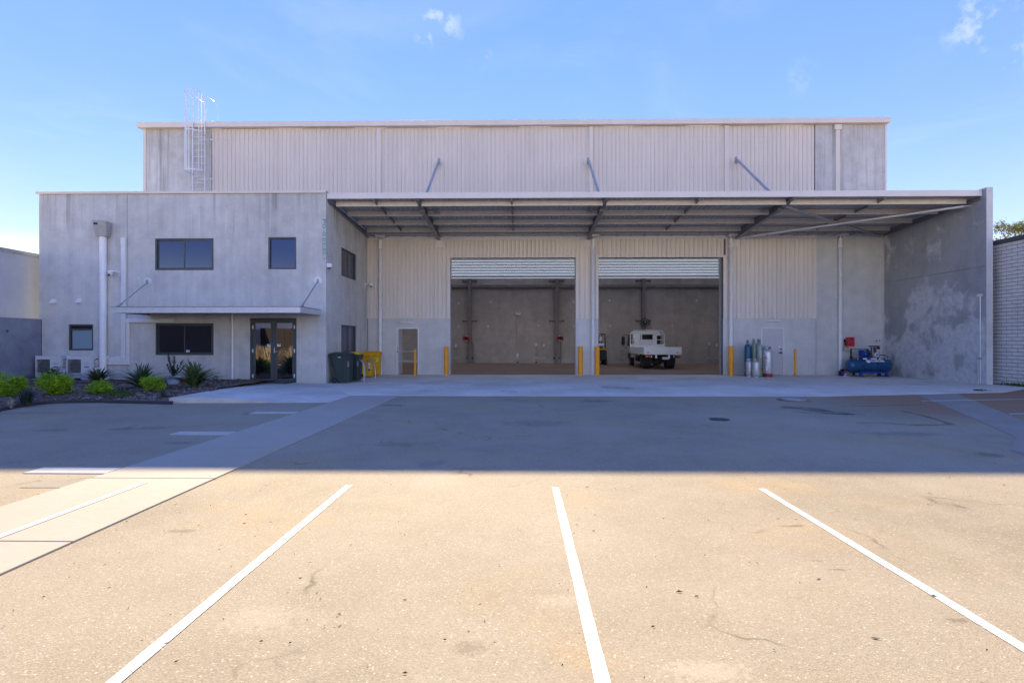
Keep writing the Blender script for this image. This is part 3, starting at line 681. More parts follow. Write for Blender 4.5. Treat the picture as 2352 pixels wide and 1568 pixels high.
# inner steel frame
for px in (1078.5, 1279, 1478.5, 1710):
    x = PX(px, YB-.25)
    mb = MB(); mb.box(x-.13, x+.13, YB-.36, YB-.345, .01, 11.5); mb.box(x-.13, x+.13, YB-.03, YB-.005, .01, 11.5); mb.box(x-.008, x+.008, YB-.345, YB-.03, .01, 11.5)
    co = mb.build('column', 'column_steel', wh)
    for z in (PZ(644.5,YB-.3), PZ(736.5,YB-.3)):
        for s in (-1, 1):
            mb = MB(); mb.bar((x+s*.1, YB-.2, z-.03), (x+s*.52, YB-.05, z-.0), .07, .07); mb.box(x+s*.45, x+s*.55, YB-.03, YB-.004, z-.07, z+.07); mb.build('bracket', 'dark_steel', co)
    for s in (-1, 1):
        mb = MB(); mb.box(x+s*.13, x+s*.24, YB-.06, YB-.004, .32, .43); mb.build('base_cleat', 'black', co)
for px, py in ((1054, 749.5), (1121, 750), (1236, 748), (1320, 748.5), (1054, 696), (1127, 694), (1318, 693), (1544, 748), (1400, 748), (1400, 690), (1600, 690)):
    c = P(px, py, YB); mb = MB(); mb.lathe([(0, -.004), (.085, -.004), (.09, .0)], 20, (c.x, YB, c.z), 'y'); mb.build('filled_socket', 'dado_concrete', wh)
zb_ = PZ(657, YB-.2)
mb = MB(); mb.box(XL, XR, YB-.22, YB-.012, zb_-.09, zb_+.09); mb.build('wall_beam', 'column_steel', wh)
# ================================================================ CANOPY
cn = T('loading_canopy', 'wide flat steel canopy over the loading apron with exposed purlins', 'canopy', (4.8, 22, 6.3))
def zs_(y): return 6.90-.034*(y-19.4)         # underside of the sheet
fxs = [XO+.02, -1.9, 2.6, 7.2, 12., XB-.02]
for a, b in zip(fxs, fxs[1:]):
    mb = MB(); mb.prism([(YF,6.85),(YF+.05,6.85),(YF+.05,6.87),(YF+.012,6.87),(YF+.012,7.045),(YF+.22,7.075),(YF+.22,7.085),(YF,7.065)], 'x', a+.0015, b-.0015); mb.build('fascia', 'trim', cn)
def roof_mesh(width, pitch=.2):
    n = round(width/pitch); pt = width/n; pr = [(0, 0)]
    for i in range(n):
        c = (i+.5)*pt; pr += [(c-.032, 0), (c-.016, .036), (c+.016, .036), (c+.032, 0)]
    pr.append((width, 0)); return pr
nsh = 30; wd = (XB-XO-.04)/nsh; pr = roof_mesh(wd); m = len(pr)
me = bpy.data.meshes.new('canopy_sheet'); y0c, y1c = YF+.06, 24.12
me.from_pydata([(x, y0c, zs_(y0c)+z) for x, z in pr]+[(x, y1c, zs_(y1c)+z) for x, z in pr], [], [(i, i+1, i+1+m, i+m) for i in range(m-1)]); me.materials.append(M['roof_sheet'])
for i in range(nsh): link('canopy_sheet', me, None, cn, Vector((XO+.02+i*wd, 0, 0))-cn.location)
raf = [-3.81, 3.17, 10.03]
seg_x = [XO+.12]+raf+[XB-.12]
for yp in (19.72, 21.05, 22.4, 23.72):
    zt = zs_(yp)-.004
    for a, b in zip(seg_x, seg_x[1:]):
        mb = MB(); mb.prism([(yp,zt-.2),(yp+.07,zt-.2),(yp+.07,zt-.185),(yp+.004,zt-.185),(yp+.004,zt-.004),(yp+.07,zt-.006),(yp+.07,zt),(yp,zt)], 'x', a+.07, b-.07)
        for xx in (a+.16, b-.16):
            for dz in (.06, .13): mb.lathe([(.014, -.012), (.014, .0)], 8, (xx, yp, zt-dz), 'y')
        mb.build('purlin', 'purlin', cn)
        xm = (a+b)/2
        mb = MB(); mb.bar((xm, yp-.75 if yp > 20 else YF+.1, zs_(yp-.7)-.10), (xm, yp, zt-.10), .05, .09); mb.box(xm-.03, xm+.03, yp-.03, yp-.001, zt-.17, zt-.02); mb.build('bridging', 'rafter', cn)
for x in raf:
    zt = lambda y: zs_(y)-.01
    mb = MB()
    # tapered I-beam: web and flanges
    ys_ = [(19.32, .09), (20.3, .16), (20.31, .23), (22.4, .30), (24.44, .40)]
    web = [(y, zt(y)-.012) for y, h in ys_]+[(y, zt(y)-h) for y, h in reversed(ys_)]
    mb.prism(web, 'x', x-.006, x+.006)
    for (ya, ha), (yb, hb) in zip(ys_, ys_[1:]):
        if yb-ya < .05: continue
        mb.bar((x, ya, zt(ya)-ha), (x, yb, zt(yb)-hb), .15, .014); mb.bar((x, ya, zt(ya)-.012), (x, yb, zt(yb)-.012), .15, .012)
    mb.box(x-.1, x+.1, 20.28, 20.30, zt(20.3)-.25, zt(20.3)-.03)
    mb.build('rafter', 'rafter', cn)
    mb = MB(); mb.box(x-.2, x+.2, YW-.052, YW-.046, 5.98, 6.56); mb.build('cover_plate', 'trim', cn)
for x, sg in ((XO, 1), (XB, -1)):
    mb = MB(); mb.prism([(19.34, zs_(19.34)-.02), (19.34, zs_(19.34)-.16), (24.4, zs_(24.4)-.30), (24.4, zs_(24.4)-.02)], 'x', x+sg*.003, x+sg*.012); mb.bar((x+sg*.05, 19.34, zs_(19.34)-.16), (x+sg*.05, 24.4, zs_(24.4)-.30), .09, .012)
    for k in range(7):
        y = 19.7+k*.75; mb.lathe([(.02, 0), (.02, sg*.02)], 8, (x+sg*.012, y, zs_(y)-.1-.02*k), 'x')
    mb.build('wall_angle', 'rafter', cn)
# box gutter at the wall with its straps
mb = MB(); mb.prism([(24.10,6.50),(24.42,6.50),(24.42,6.72),(24.40,6.72),(24.40,6.52),(24.12,6.52),(24.12,6.74),(24.10,6.74)], 'x', XO+.03, XB-.03); mb.build('box_gutter', 'galv_dull', cn)
x = XO+.35
while x < XB-.2:
    mb = MB(); mb.bar((x, 24.02, 6.47), (x, 24.45, 6.485), .04, .03); mb.box(x-.03, x+.03, 23.99, 24.05, 6.47, 6.54); mb.build('gutter_strap', 'galv_dull', cn); x += .63
# downpipes
for px, zb in ((873.8, 0.014), (1362, 0.014), (1678.5, 1.2), (1929.5, 0.014)):
    x = PX(px, YW-.14); y = YW-.16
    s = 1 if px in (1362,) else -1
    mb = MB(); mb.box(x-.20, x+.26, y-.22, y+.1, 6.42, 6.52); dp = mb.build('rain_box', 'galv_light', cn, bev=.008)
    mb = MB(); mb.tube((x, y, 6.30), (x, y, 6.43), .07, 16); mb.build('outlet_collar', 'galv', cn)
    mb = MB(); mb.lathe([(.076, 0), (.076, 5.9-zb), (.088, 5.9-zb), (.088, 6.02-zb), (.08, 6.03-zb), (.08, 6.32-zb)], 20, (x, y, zb)); mb.build('downpipe', 'downpipe', cn)
    mb = MB()
    for z in (2.1, 3.6, 4.9):
        if z > zb: mb.lathe([(.081, 0), (.081, .025)], 16, (x, y, z)); mb.box(x-.1, x+.1, y+.05, YW-.04, z+.002, z+.023)
    mb.build('pipe_clip', 'downpipe', cn)
# cross bracing in the last bay
mb = MB(); mb.sweep([(10.05,24.36,6.36), (16.55,19.75,6.60)], .05, 12); mb.box(16.5,16.79,19.66,19.8,6.58,6.6); mb.build('brace', 'galv_light', cn)
mb = MB(); mb.sweep([(10.1,19.95,6.66), (16.55,24.3,6.42)], .05, 12); mb.build('brace', 'galv_dull', cn)
# tie struts up to the wall
for x, px in ((-3.81, 1008), (3.17, 1346), (10.03, 1685)):
    mb = MB(); mb.sweep([(x, YW-.06, PZ(369, YW)), (x, 20.3, zs_(20.3)+.05)], .055, 12); mb.box(x-.05, x+.05, YW-.09, YW-.03, PZ(378,YW), PZ(364,YW)); mb.build('tie_strut', 'galv_dull', cn)
    mb = MB(); mb.box(x-.19, x+.19, YW-.036, YW-.028, PZ(378,YW), PZ(362,YW)); mb.box(x-.19, x-.15, YW-.037, YW-.028, PZ(392,YW), PZ(378,YW)); mb.build('cover_plate', 'trim', cn)
# canopy light fittings
for x, y in ((-3.35, 20.9), (2.75, 20.9), (9.7, 20.9)):
    mb = MB(); mb.box(x-.13, x+.13, y-.06, y+.06, zs_(y)-.16, zs_(y)-.10); mb.tube((x, y, zs_(y)-.1), (x, y, zs_(y)), .02, 8)
    tag(mb.build('flood_light', 'galv_dull', loc=(x, y, zs_(y)-.16)), {-3.35: 'small grey light fitting under the canopy beside the left rafter', 2.75: 'small grey light fitting under the canopy beside the middle rafter', 9.7: 'small grey light fitting under the canopy beside the right rafter'}[x], 'light', 'light fittings under the canopy')
# ================================================================ OFFICE
ZO = PZ(442, YO, 700); of = T('office_block', 'two-storey grey concrete office block with dark framed windows', 'office building', (-12.3, YO, 0))
def OX(px): return PX(px, YO)
def OZ(py, px=500): return P(px, py, YO).z
wins = {'upper_slider': (OX(356),OX(490.5),OZ(620.5,423),OZ(547.4,423)), 'upper_single': (OX(616),OX(680.5),OZ(618.4,648),OZ(544.6,648)),
        'lower_slider': (OX(357),OX(490.5),OZ(815.3,423),OZ(742,423)), 'small': (OX(157.6),OX(214),OZ(804.5,186),OZ(744.7,186))}
door = (OX(574), OX(681), .05, OZ(730,627))
hl = list(wins.values())+[(door[0], door[1], -1, door[3])]
xj = OX(292)
mb = MB(); holes_wall(mb, OX(96.5), xj-.008, 0, ZO, hl, YO, YO+.18); mb.build('wall_panel', 'office_concrete', of)
mb = MB(); holes_wall(mb, xj+.008, XO-.15, 0, ZO, hl, YO, YO+.18); mb.build('wall_panel', 'office_concrete', of)
mb = MB(); mb.box(XOL, OX(95.5), YO+.03, YO+.2, 0, ZO); mb.build('wall_panel', 'office_concrete', of)
mb = MB(); mb.box(xj-.008, xj+.008, YO+.04, YO+.15, 0, ZO); mb.build('joint_seal', 'galv_dull', of)
swin = [(20.85, 22.75, 4.21, 5.36), (20.85, 22.75, 1.06, 2.24)]
mb = MB(); holes_wall(mb, YO+.002, YW-.06, 0, ZO, swin, XO-.145, XO, axis='y'); mb.build('side_wall_panel', 'office_concrete', of)
mb = MB(); mb.box(XO-.149, XO-.146, YO+.03, YO+.1, 0, ZO); mb.build('joint_seal', 'dark_steel', of)
mb = MB(); mb.box(XOL, XO-.16, YO+.3, YW-.2, ZO-.5, ZO-.44); mb.box(XOL, XOL+.15, YO+.21, YW, 0, ZO-.02); mb.build('roof', 'roof_sheet', of)
mb = MB(); mb.box(XOL+.2, XO-.2, YO+.6, YO+.7, 0, ZO-.5); mb.build('inner_partition', 'black', of)
for a, b in ((XOL-.06, OX(420)), (OX(420), XO+.02)):
    mb = MB(); mb.prism([(YO-.05,ZO-.03),(YO-.045,ZO-.03),(YO-.045,ZO+.05),(YO+.26,ZO+.05),(YO+.26,ZO+.06),(YO-.06,ZO+.055)], 'x', a+.001, b-.001); mb.build('parapet_capping', 'trim', of)
def frame_ring(mb, x0, x1, z0, z1, w_, y0, y1, axis='x'):
    for a in ((x0, x0+w_, z0, z1), (x1-w_, x1, z0, z1), (x0+w_, x1-w_, z0, z0+w_), (x0+w_, x1-w_, z1-w_, z1)):
        if axis == 'x': mb.box(a[0], a[1], y0, y1, a[2], a[3])
        else: mb.box(y0, y1, a[0], a[1], a[2], a[3])
def slider(x0, x1, z0, z1, gl, label=None):
    mb = MB(); frame_ring(mb, x0, x1, z0, z1, .055, YO+.015, YO+.11); wo_ = mb.build('window', 'frame_grey', of, bev=.004)
    if label: wo_['label'] = label
    xm = x0+(x1-x0)*.49
    for a, b, y in ((x0+.055, xm+.02, YO+.07), (xm-.02, x1-.055, YO+.035)):
        mb = MB(); frame_ring(mb, a, b, z0+.055, z1-.055, .045, y, y+.03); sa = mb.build('sash', 'frame_grey', wo_, bev=.003)
        mb = MB(); mb.box(a+.04, b-.04, y+.012, y+.018, z0+.095, z1-.095); mb.build('pane', gl if y < YO+.05 else gl, wo_)
    return wo_
slider(*wins['upper_slider'], 'glass')
wl = slider(*wins['lower_slider'], 'glass_dark')
q = wins['lower_slider']; xs_ = q[0]+(q[1]-q[0])*.49+.06
mb = MB(); mb.box(xs_, xs_+.13, YO+.043, YO+.046, q[2]+.11, q[2]+.19); mb.build('sticker', 'decal_white', wl)
mb = MB(); mb.box(xs_+.06, xs_+.12, YO+.041, YO+.0425, q[2]+.155, q[2]+.18); mb.build('sticker_print', 'decal_blue', wl)
q = wins['upper_single']; mb = MB(); frame_ring(mb, *q, .06, YO+.015, YO+.11); o = mb.build('window', 'frame_grey', of, bev=.004)
mb = MB(); mb.box(q[0]+.055, q[1]-.055, YO+.07, YO+.076, q[2]+.055, q[3]-.055); mb.build('pane', 'glass', o)
q = wins['small']; mb = MB(); frame_ring(mb, *q, .06, YO+.015, YO+.11); mb.box(q[0]+.06, q[1]-.06, YO+.02, YO+.08, q[3]-.21, q[3]-.16); o = mb.build('window', 'frame_bronze', of, bev=.004)
mb = MB(); mb.box(q[0]+.06, q[1]-.06, YO+.06, YO+.066, q[3]-.165, q[3]-.055); mb.build('vent_pane', 'glass_dark', o)
mb = MB(); mb.box(q[0]+.1, q[1]-.06, YO+.05, YO+.056, q[2]+.06, q[3]-.2); mb.build('pane', 'glass_frost', o)
for y0, y1, z0, z1 in swin:
    mb = MB(); frame_ring(mb, y0, y1, z0, z1, .055, XO-.10, XO-.015, 'y'); mb.box(XO-.08, XO-.04, (y0+y1)/2-.025, (y0+y1)/2+.025, z0+.05, z1-.05); o = mb.build('window', 'frame_grey', of, bev=.004)
    for a, b in ((y0+.05, (y0+y1)/2-.02), ((y0+y1)/2+.02, y1-.05)):
        mb = MB(); mb.box(XO-.065, XO-.06, a, b, z0+.05, z1-.05); mb.build('pane', 'glass_curtain', o)
# entrance doors
x0, x1, z0, z1 = door; xm = (x0+x1)/2; yd = YO+.05
mb = MB(); mb.box(x0, x0+.06, YO+.01, YO+.12, z0, z1); mb.box(x1-.06, x1, YO+.01, YO+.12, z0, z1); mb.box(x0+.06, x1-.06, YO+.01, YO+.12, z1-.07, z1); ed = mb.build('entrance_door', 'frame_grey', of, bev=.004)
for a, b, s in ((x0+.062, xm-.003, -1), (xm+.003, x1-.062, 1)):
    mb = MB(); mb.box(a, a+.115, yd, yd+.045, z0+.01, z1-.075); mb.box(b-.115, b, yd, yd+.045, z0+.01, z1-.075); mb.box(a+.115, b-.115, yd, yd+.045, z0+.01, z0+.13); mb.box(a+.115, b-.115, yd, yd+.045, z1-.19, z1-.075); mb.build('leaf', 'frame_grey', ed, bev=.003)
    mb = MB(); mb.box(a+.11, b-.11, yd+.018, yd+.026, z0+.125, z1-.185); mb.build('pane', 'glass_door', ed)
    hx = a+.0 if s < 0 else b
    for z in (z0+.17, z0+1.1, z0+1.98):
        mb = MB(); mb.box(hx-.05, hx-.02, yd-.03, yd+.0, z, z+.14) if s > 0 else mb.box(hx+.02, hx+.05, yd-.03, yd, z, z+.14); mb.box(hx-.02, hx+.025, yd-.02, yd, z+.03, z+.11); mb.build('hinge', 'white_plastic', ed)
    sx = (b-.115-.13) if s < 0 else a+.115
    mb = MB(); mb.box(sx, sx+.13, yd+.012, yd+.0165, z0+1.33, z0+1.42); mb.build('sticker', 'decal_white', ed)
    mb = MB(); mb.box(sx+.055, sx+.12, yd+.009, yd+.0115, z0+1.385, z0+1.41); mb.build('sticker_print', 'decal_blue', ed)
mb = MB(); mb.box(xm+.01, xm+.035, yd-.012, yd, z0+1.09, z0+1.29); mb.tube((xm+.022, yd, z0+1.145), (xm+.022, yd-.06, z0+1.145), .01, 8); mb.tube((xm+.012, yd-.06, z0+1.145), (xm+.14, yd-.06, z0+1.145), .01, 8); mb.build('handle', 'galv_light', ed)
# entrance awning
ax0, ax1, ay = -13.8, -7.40, 17.47
mb = MB(); mb.prism([(ay,2.53),(ay+.07,2.53),(ay+.07,2.545),(ay+.008,2.545),(ay+.008,2.715),(ay+.07,2.715),(ay+.07,2.73),(ay,2.73)], 'x', ax0, ax1)
for xx, s in ((ax0, 1), (ax1, -1)): mb.box(xx, xx+s*.008, ay+.002, YO, 2.533, 2.727); mb.box(xx-s*.0, xx+s*.07, ay+.071, YO, 2.531, 2.541)
aw = mb.build('entrance_awning', 'galv_light', of); aw['label'] = 'flat galvanised awning over the entrance'
mb = MB(); mb.box(ax0-.07, ax1+.03, ay-.035, YO, 2.733, 2.748); mb.build('awning_roof', 'trim_dark', aw)
mb = MB(); mb.box(ax0+.008, ax1-.008, ay+.08, YO, 2.60, 2.62); mb.build('awning_lining', 'rafter', aw)
for px, py, ex in ((339.5, 647, OX(340)), (730.6, 644.5, OX(730.6))):
    c = P(px, py, YO)
    mb = MB(); mb.lathe([(.155, -.012), (.155, .0)], 28, (c.x, YO, c.z), 'y')
    for dx, dz in ((.1,.1),(-.1,.1),(.1,-.1),(-.1,-.1)): mb.lathe([(.016, -.022), (.016, -.012)], 8, (c.x+dx, YO, c.z+dz), 'y')
    mb.build('tie_plate', 'galv_light', aw)
    mb = MB(); e = Vector((c.x, 17.75, 2.76)); st = Vector((c.x, YO-.06, c.z-.05)); mb.sweep([st, e], .022, 10); mb.box(c.x-.012, c.x+.012, YO-.1, YO-.01, c.z-.1, c.z+.06); mb.box(c.x-.03, c.x+.03, 17.70, 17.82, 2.748, 2.80); mb.sweep([st.lerp(e,.86), st.lerp(e,.95)], .034, 10); mb.build('tie_rod', 'galv_dull', aw)
# office downpipe with rain head
x = OX(243.5); y = YO-.14
mb = MB(); mb.sweep([(x,y,OZ(546,243)), (x,y,.55), (x+.03,y,.38), (x+.16,y-.02,.2), (x+.22,y-.03,.14)], .11, 20); mb.build('downpipe', 'downpipe', of)
mb = MB(); za, zb2 = OZ(546,243), OZ(509.5,243)
mb.add([(x-.19,YO-.26,za),(x+.21,YO-.26,za),(x+.17,YO-.01,za),(x-.15,YO-.01,za),(x-.25,YO-.34,zb2),(x+.27,YO-.34,zb2-.04),(x+.24,YO-.01,zb2-.04),(x-.2,YO-.01,zb2)], [(0,3,2,1),(4,5,6,7),(0,1,5,4),(1,2,6,5),(2,3,7,6),(3,0,4,7)]); rh_ = mb.build('rain_head', 'rainhead', of, bev=.015)
mb = MB(); mb.box(x-.2, x-.06, YO-.335, YO-.31, zb2-.17, zb2-.10); mb.build('overflow_slot', 'black', rh_)
mb = MB()
for z in (1.4, 3.3, 4.9): mb.lathe([(.116, 0), (.116, .03)], 20, (x, y, z))
mb.build('pipe_clip', 'downpipe', of)
# thin downpipe beside the doors
x = OX(535.7)
mb = MB(); mb.sweep([(x,YO-.05,2.6), (x,YO-.05,.2), (x-.02,YO-.06,.1), (x-.12,YO-.1,.07)], .035, 12); mb.build('thin_downpipe', 'downpipe', of)
mb = MB(); mb.box(x-.3, x-.02, YO-.2, YO-.02, .05, .12); mb.build('drain_block', 'slab_concrete', of, bev=.01)
# air-conditioning ducts
def duct(pts, wd, dp_):
    mb = MB()
    for (ax, az), (bx_, bz) in zip(pts, pts[1:]):
        if abs(ax-bx_) > abs(az-bz): mb.box(min(ax,bx_)-wd/2, max(ax,bx_)+wd/2, YO-dp_, YO-.002, az-wd/2, az+wd/2)
        else: mb.box(ax-wd/2, ax+wd/2, YO-dp_-.003, YO-.002, min(az,bz)+wd/2, max(az,bz)+(-wd/2 if len(pts) > 2 and (ax, az) != pts[0] else wd/2))
    d = mb.build('pipe_duct', 'white_plastic', of, bev=.012)
    for (ax, az) in pts[1:-1]:
        mb = MB(); mb.box(ax-wd/2-.012, ax+wd/2+.012, YO-dp_-.014, YO-.004, az-wd/2-.012, az+wd/2+.012); mb.build('duct_bend', 'white_plastic', d, bev=.02)
    ax, az = pts[0]; mb = MB(); mb.box(ax-wd/2-.014, ax+wd/2+.014, YO-dp_-.016, YO-.004, az-.16 if abs(pts[1][0]-ax) < .01 else az-wd/2-.014, az+wd/2+.02 if abs(pts[1][0]-ax) < .01 else az+wd/2+.014); mb.build('duct_cap', 'white_plastic', d, bev=.02)
wd = OX(291.5)-OX(281.5)
duct([(OX(286.5), OZ(553,286)), (OX(286.5), OZ(824.5,286)), (OX(214), OZ(824.5,220))], wd, .09)
duct([(OX(397), OZ(736.5,397)), (OX(296.5), OZ(736.5,300)), (OX(296.5), OZ(833,296)), (OX(228), OZ(833,250))], wd*.82, .08)
# wall vents
for px, py in ((124,692), (183.5,691)):
    c = P(px, py, YO); mb = MB(); mb.add([(c.x-.11,YO-.12,c.z-.07),(c.x+.07,YO-.12,c.z-.07),(c.x+.1,YO,c.z-.07),(c.x-.1,YO,c.z-.07),(c.x-.07,YO-.03,c.z+.08),(c.x+.07,YO-.03,c.z+.08),(c.x+.1,YO,c.z+.08),(c.x-.1,YO,c.z+.08)], [(0,3,2,1),(4,5,6,7),(0,1,5,4),(1,2,6,5),(2,3,7,6),(3,0,4,7)]); mb.build('vent_cowl', 'white_plastic', of, bev=.006)
for px, py in ((130, 480), (240, 478), (345, 476), (520, 474), (700, 474), (318, 640), (560, 640), (585, 700)):
    c = P(px, py, YO); mb = MB(); mb.lathe([(0, -.004), (.05, -.004), (.055, .0)], 16, (c.x, YO, c.z), 'y'); mb.build('filled_socket', 'dado_concrete', of)
# panel mark written up the corner edge
text('P0-01', .185, 'teal_mark', of, (XO-.073, YO+.0005, OZ(528,747)), roll=R(-90), ext=.0012, stretch=1.9); text('1E:85.1', .17, 'teal_mark', of, (XO-.073, YO+.0005, OZ(573,747)), roll=R(-90), ext=.0012, stretch=1.6)
# ================================================================ BOUNDARY WALLS
bw = T('blade_wall', 'stained dark concrete wall closing the right side of the canopy', 'wall', (XB, 21.8, 0))
mb = MB(); mb.box(XB, XB+.2, 19.1, YW+.2, 0, 4.28); mb.build('wall_panel', 'blade_concrete', bw)
mb = MB(); mb.box(XB, XB+.2, 19.1, YW+.2, 4.29, 7.08); mb.build('wall_panel', 'blade_concrete', bw)
mb = MB(); mb.box(XB-.01, XB+.215, 19.08, 19.1, 0, 7.1); mb.box(XB-.012, XB+.217, 19.09, YW, 7.083, 7.12); mb.build('edge_cover', 'dado_concrete', bw)
mb = MB(); mb.box(XB-.02, XB-.001, YW-.12, YW-.035, 0, 6.4); mb.build('joint_seal', 'dado_concrete', bw)
yp = 19.32
mb = MB(); mb.sweep([(XB-.03,yp,.015),(XB-.03,yp,3.2)], .022, 10); mb.sweep([(XB-.03,yp+.08,.015),(XB-.03,yp+.08,.95)], .02, 10); cp = mb.build('conduit', 'galv_light', bw)
mb = MB(); mb.box(XB-.08, XB-.001, yp-.08, yp+.08, 3.2, 3.3); mb.build('junction_box', 'galv_light', bw, bev=.006)
mb = MB(); mb.box(XB-.06, XB-.001, yp-.05, yp+.12, .92, .98); mb.build('conduit_saddle', 'galv_dull', bw)
lw = T('low_boundary_wall', 'low blue-grey stained concrete wall running out from the office corner', 'wall', (-17.95, 14, 0))
XLW = -17.86
mb = MB(); mb.box(XLW-.2, XLW, -20, YO+.028, 0, 2.4); mb.build('wall_panel', 'boundary_concrete', lw)
mb = MB(); mb.lathe([(.035, 0), (.035, .03), (.02, .03)], 12, (XLW, 17.9, 1.93), 'x'); mb.build('lifting_socket', 'dark_steel', lw)
hw = T('neighbour_wall', 'pale rendered wall with metal capping beyond the low boundary wall', 'wall', (-18.5, 14, 0))
mb = MB(); mb.box(-18.7, -18.4, -20, 19.72, 0, 4.85); mb.build('wall_panel', 'render_wall', hw)
mb = MB(); mb.prism([(-18.75,4.78),(-18.36,4.78),(-18.36,4.90),(-18.75,4.94)], 'y', -20, 19.74); mb.build('capping', 'galv_dull', hw)
# brick wall
XBR = 17.33
br = T('brick_wall', 'cream painted brick wall with grey metal capping at the right edge', 'brick wall', (XBR, 18.5, 0))
mb = MB(); mb.box(XBR+.012, XBR+.22, 6, YW, 0, 5.1); mb.build('mortar_core', 'mortar', br)
mb = MB(); mb.box(XBR-.06, XBR+.26, 6, YW, 5.09, 5.24); mb.build('capping', 'frame_grey', br, bev=.01)
bl, bh, jo = .41, .1295, .017; me = []
for k in range(4):
    b = bmesh.new(); bmesh.ops.create_cube(b, size=1)
    for v in b.verts: v.co = Vector((v.co.x*.09+random.uniform(-.003,.003), v.co.y*(bl-jo)+random.uniform(-.003,.003), v.co.z*(bh-jo)+random.uniform(-.002,.002)))
    bmesh.ops.bevel(b, geom=b.edges[:], offset=.006, segments=1, affect='EDGES')
    m_ = bpy.data.meshes.new('brick'); b.to_mesh(m_); b.free(); m_.materials.append(M['brick_face']); me.append(m_)
rest = MB()
for c in range(39):
    z = .03+(c+.5)*bh
    y = 6.2+(bl/2 if c % 2 else 0)
    while y < 20.4:
        if 17.75 < y: link('brick', random.choice(me), None, br, Vector((XBR+.045+random.uniform(-.003,.003), y, z))-br.location)
        else: rest.box(XBR, XBR+.03, y-(bl-jo)/2, y+(bl-jo)/2, z-(bh-jo)/2, z+(bh-jo)/2)
        y += bl
rest.build('further_bricks', 'brick_face', br, kind='stuff')
# ================================================================ LADDER
lx0, lx1, ly = PX(442.5, 24.2), PX(470.5, 24.2), 24.22
lad = T('caged_ladder', 'silver caged roof access ladder rising above the parapet', 'ladder', ((lx0+lx1)/2, ly, 7.0))
zt_ = 12.1
for x in (lx0, lx1):
    mb = MB(); mb.box(x-.018, x+.018, ly-.035, ly+.035, 7.0, zt_+.9)
    mb.sweep([(x,ly,zt_+.85),(x+.02,ly+.1,zt_+1.0),(x+.02,ly+.75,zt_+1.0),(x+.02,ly+.95,zt_+.9),(x+.02,ly+1.0,zt_+.7),(x+.02,ly+1.0,zt_+.2),(x+.02,ly+.9,zt_+.05),(x+.02,ly+.5,zt_)], .011, 8); mb.build('stile', 'alu_ladder', lad)
z = 7.15; me = None
while z < zt_+.05:
    mb = MB(); mb.tube((lx0, ly, z), (lx1, ly, z), .018, 8); mb.build('rung', 'alu_ladder', lad); z += .306
hz = (9.4, 11.2, 13.0); cxl = (lx0+lx1)/2; hr = .36
def hoop_pts(z):
    pts = [(lx0-.02, ly-.02, z)]
    for k in range(15):
        t = math.pi*(1+k/14); pts.append((cxl+(hr)*math.cos(t), ly-.38+.38*math.sin(t), z))
    pts.append((lx1+.02, ly-.02, z)); return pts
for z in hz:
    mb = MB(); pts = hoop_pts(z)
    for a, b in zip(pts, pts[1:]): mb.bar(a, b, .008, .05)
    mb.build('cage_hoop', 'alu_ladder', lad)
for k in (0, 2, 5, 7, 9, 12, 14):
    t = math.pi*(1+k/14); x, y = cxl+(hr-.006)*math.cos(t), ly-.38+.374*math.sin(t)
    mb = MB(); mb.box(x-.018, x+.018, y-.004, y+.004, hz[0]-.03, hz[2]+.03); mb.build('cage_bar', 'alu_ladder', lad)
for z in (9.25, 11.1):
    for x in (lx0, lx1):
        mb = MB(); mb.bar((x, ly, z), (x+.08, YW-.025, z), .04, .06); mb.build('wall_bracket', 'alu_ladder', lad)
    mb = MB(); mb.box(lx0-.05, lx1+.22, YW-.032, YW-.022, z-.04, z+.04); mb.build('wall_bracket', 'alu_ladder', lad)
# ================================================================ BATTEN LIGHTS, CAMERAS
for px0, px1, py, lb in ((918,952.5,740.5,'white tube light fitting above the open left personnel door'), (1758.5,1794.5,738,'white tube light fitting above the closed grey door')):
    x0, x1, z = PX(px0,YW), PX(px1,YW), PZ(py,YW)
    t = T('tube_light', lb, 'light', ((x0+x1)/2, YW-.05, z), 'tube lights over the personnel doors')
    mb = MB(); mb.lathe([(.02, x0), (.045, x0+.02), (.045, x1-.02), (.02, x1)], 14, (0, YW-.055, z), 'x'); mb.build('diffuser', 'white_plastic', t)
    mb = MB(); mb.box(x0+.01, x1-.01, YW-.03, YW-.002, z-.04, z+.045); mb.build('base', 'white_plastic', t, bev=.005)
    mb = MB(); mb.tube(((x0+x1)/2, YW-.012, z+.045), ((x0+x1)/2, YW-.012, z+.35 if z < 2.3 else z+.2), .01, 8); mb.build('conduit', 'galv_dull', t)
def dome_cam(lb, c, s, yw):
    t = T('security_camera', lb, 'camera', c, 'white security cameras')
    mb = MB(); mb.box(c[0]+s*.14, c[0]+s*.22, yw-.02, yw, c[2]-.08, c[2]+.1); mb.sweep([(c[0]+s*.18, yw-.02, c[2]+.03), (c[0]+s*.15, c[1]+.04, c[2]+.08), (c[0], c[1], c[2]+.1)], .03, 10); mb.build('bracket', 'white_plastic', t, bev=.004)
    mb = MB(); mb.lathe([(.0, .12), (.06, .115), (.085, .08), (.088, .0), (.08, -.02), (.06, -.02)], 20, c); mb.build('housing', 'white_plastic', t)
    mb = MB(); mb.lathe([(.075, -.02), (.07, -.06), (.045, -.095), (0, -.11)], 20, c); do = mb.build('dome', 'white_plastic', t)
    mb = MB(); mb.lathe([(.0, -.085), (.035, -.075), (.04, -.05)], 14, (c[0]-.0, c[1], c[2]-.06), 'y'); mb.build('lens', 'black', do)
c = P(265, 629.5, YO); dome_cam('white dome security camera on the office front beside the big downpipe', (c.x-.03, YO-.2, c.z), 1, YO)
c = P(841, 655.5, 24.1)
t = T('security_camera', 'white dome security camera on a bracket in the canopy inside corner', 'camera', c, 'white security cameras')
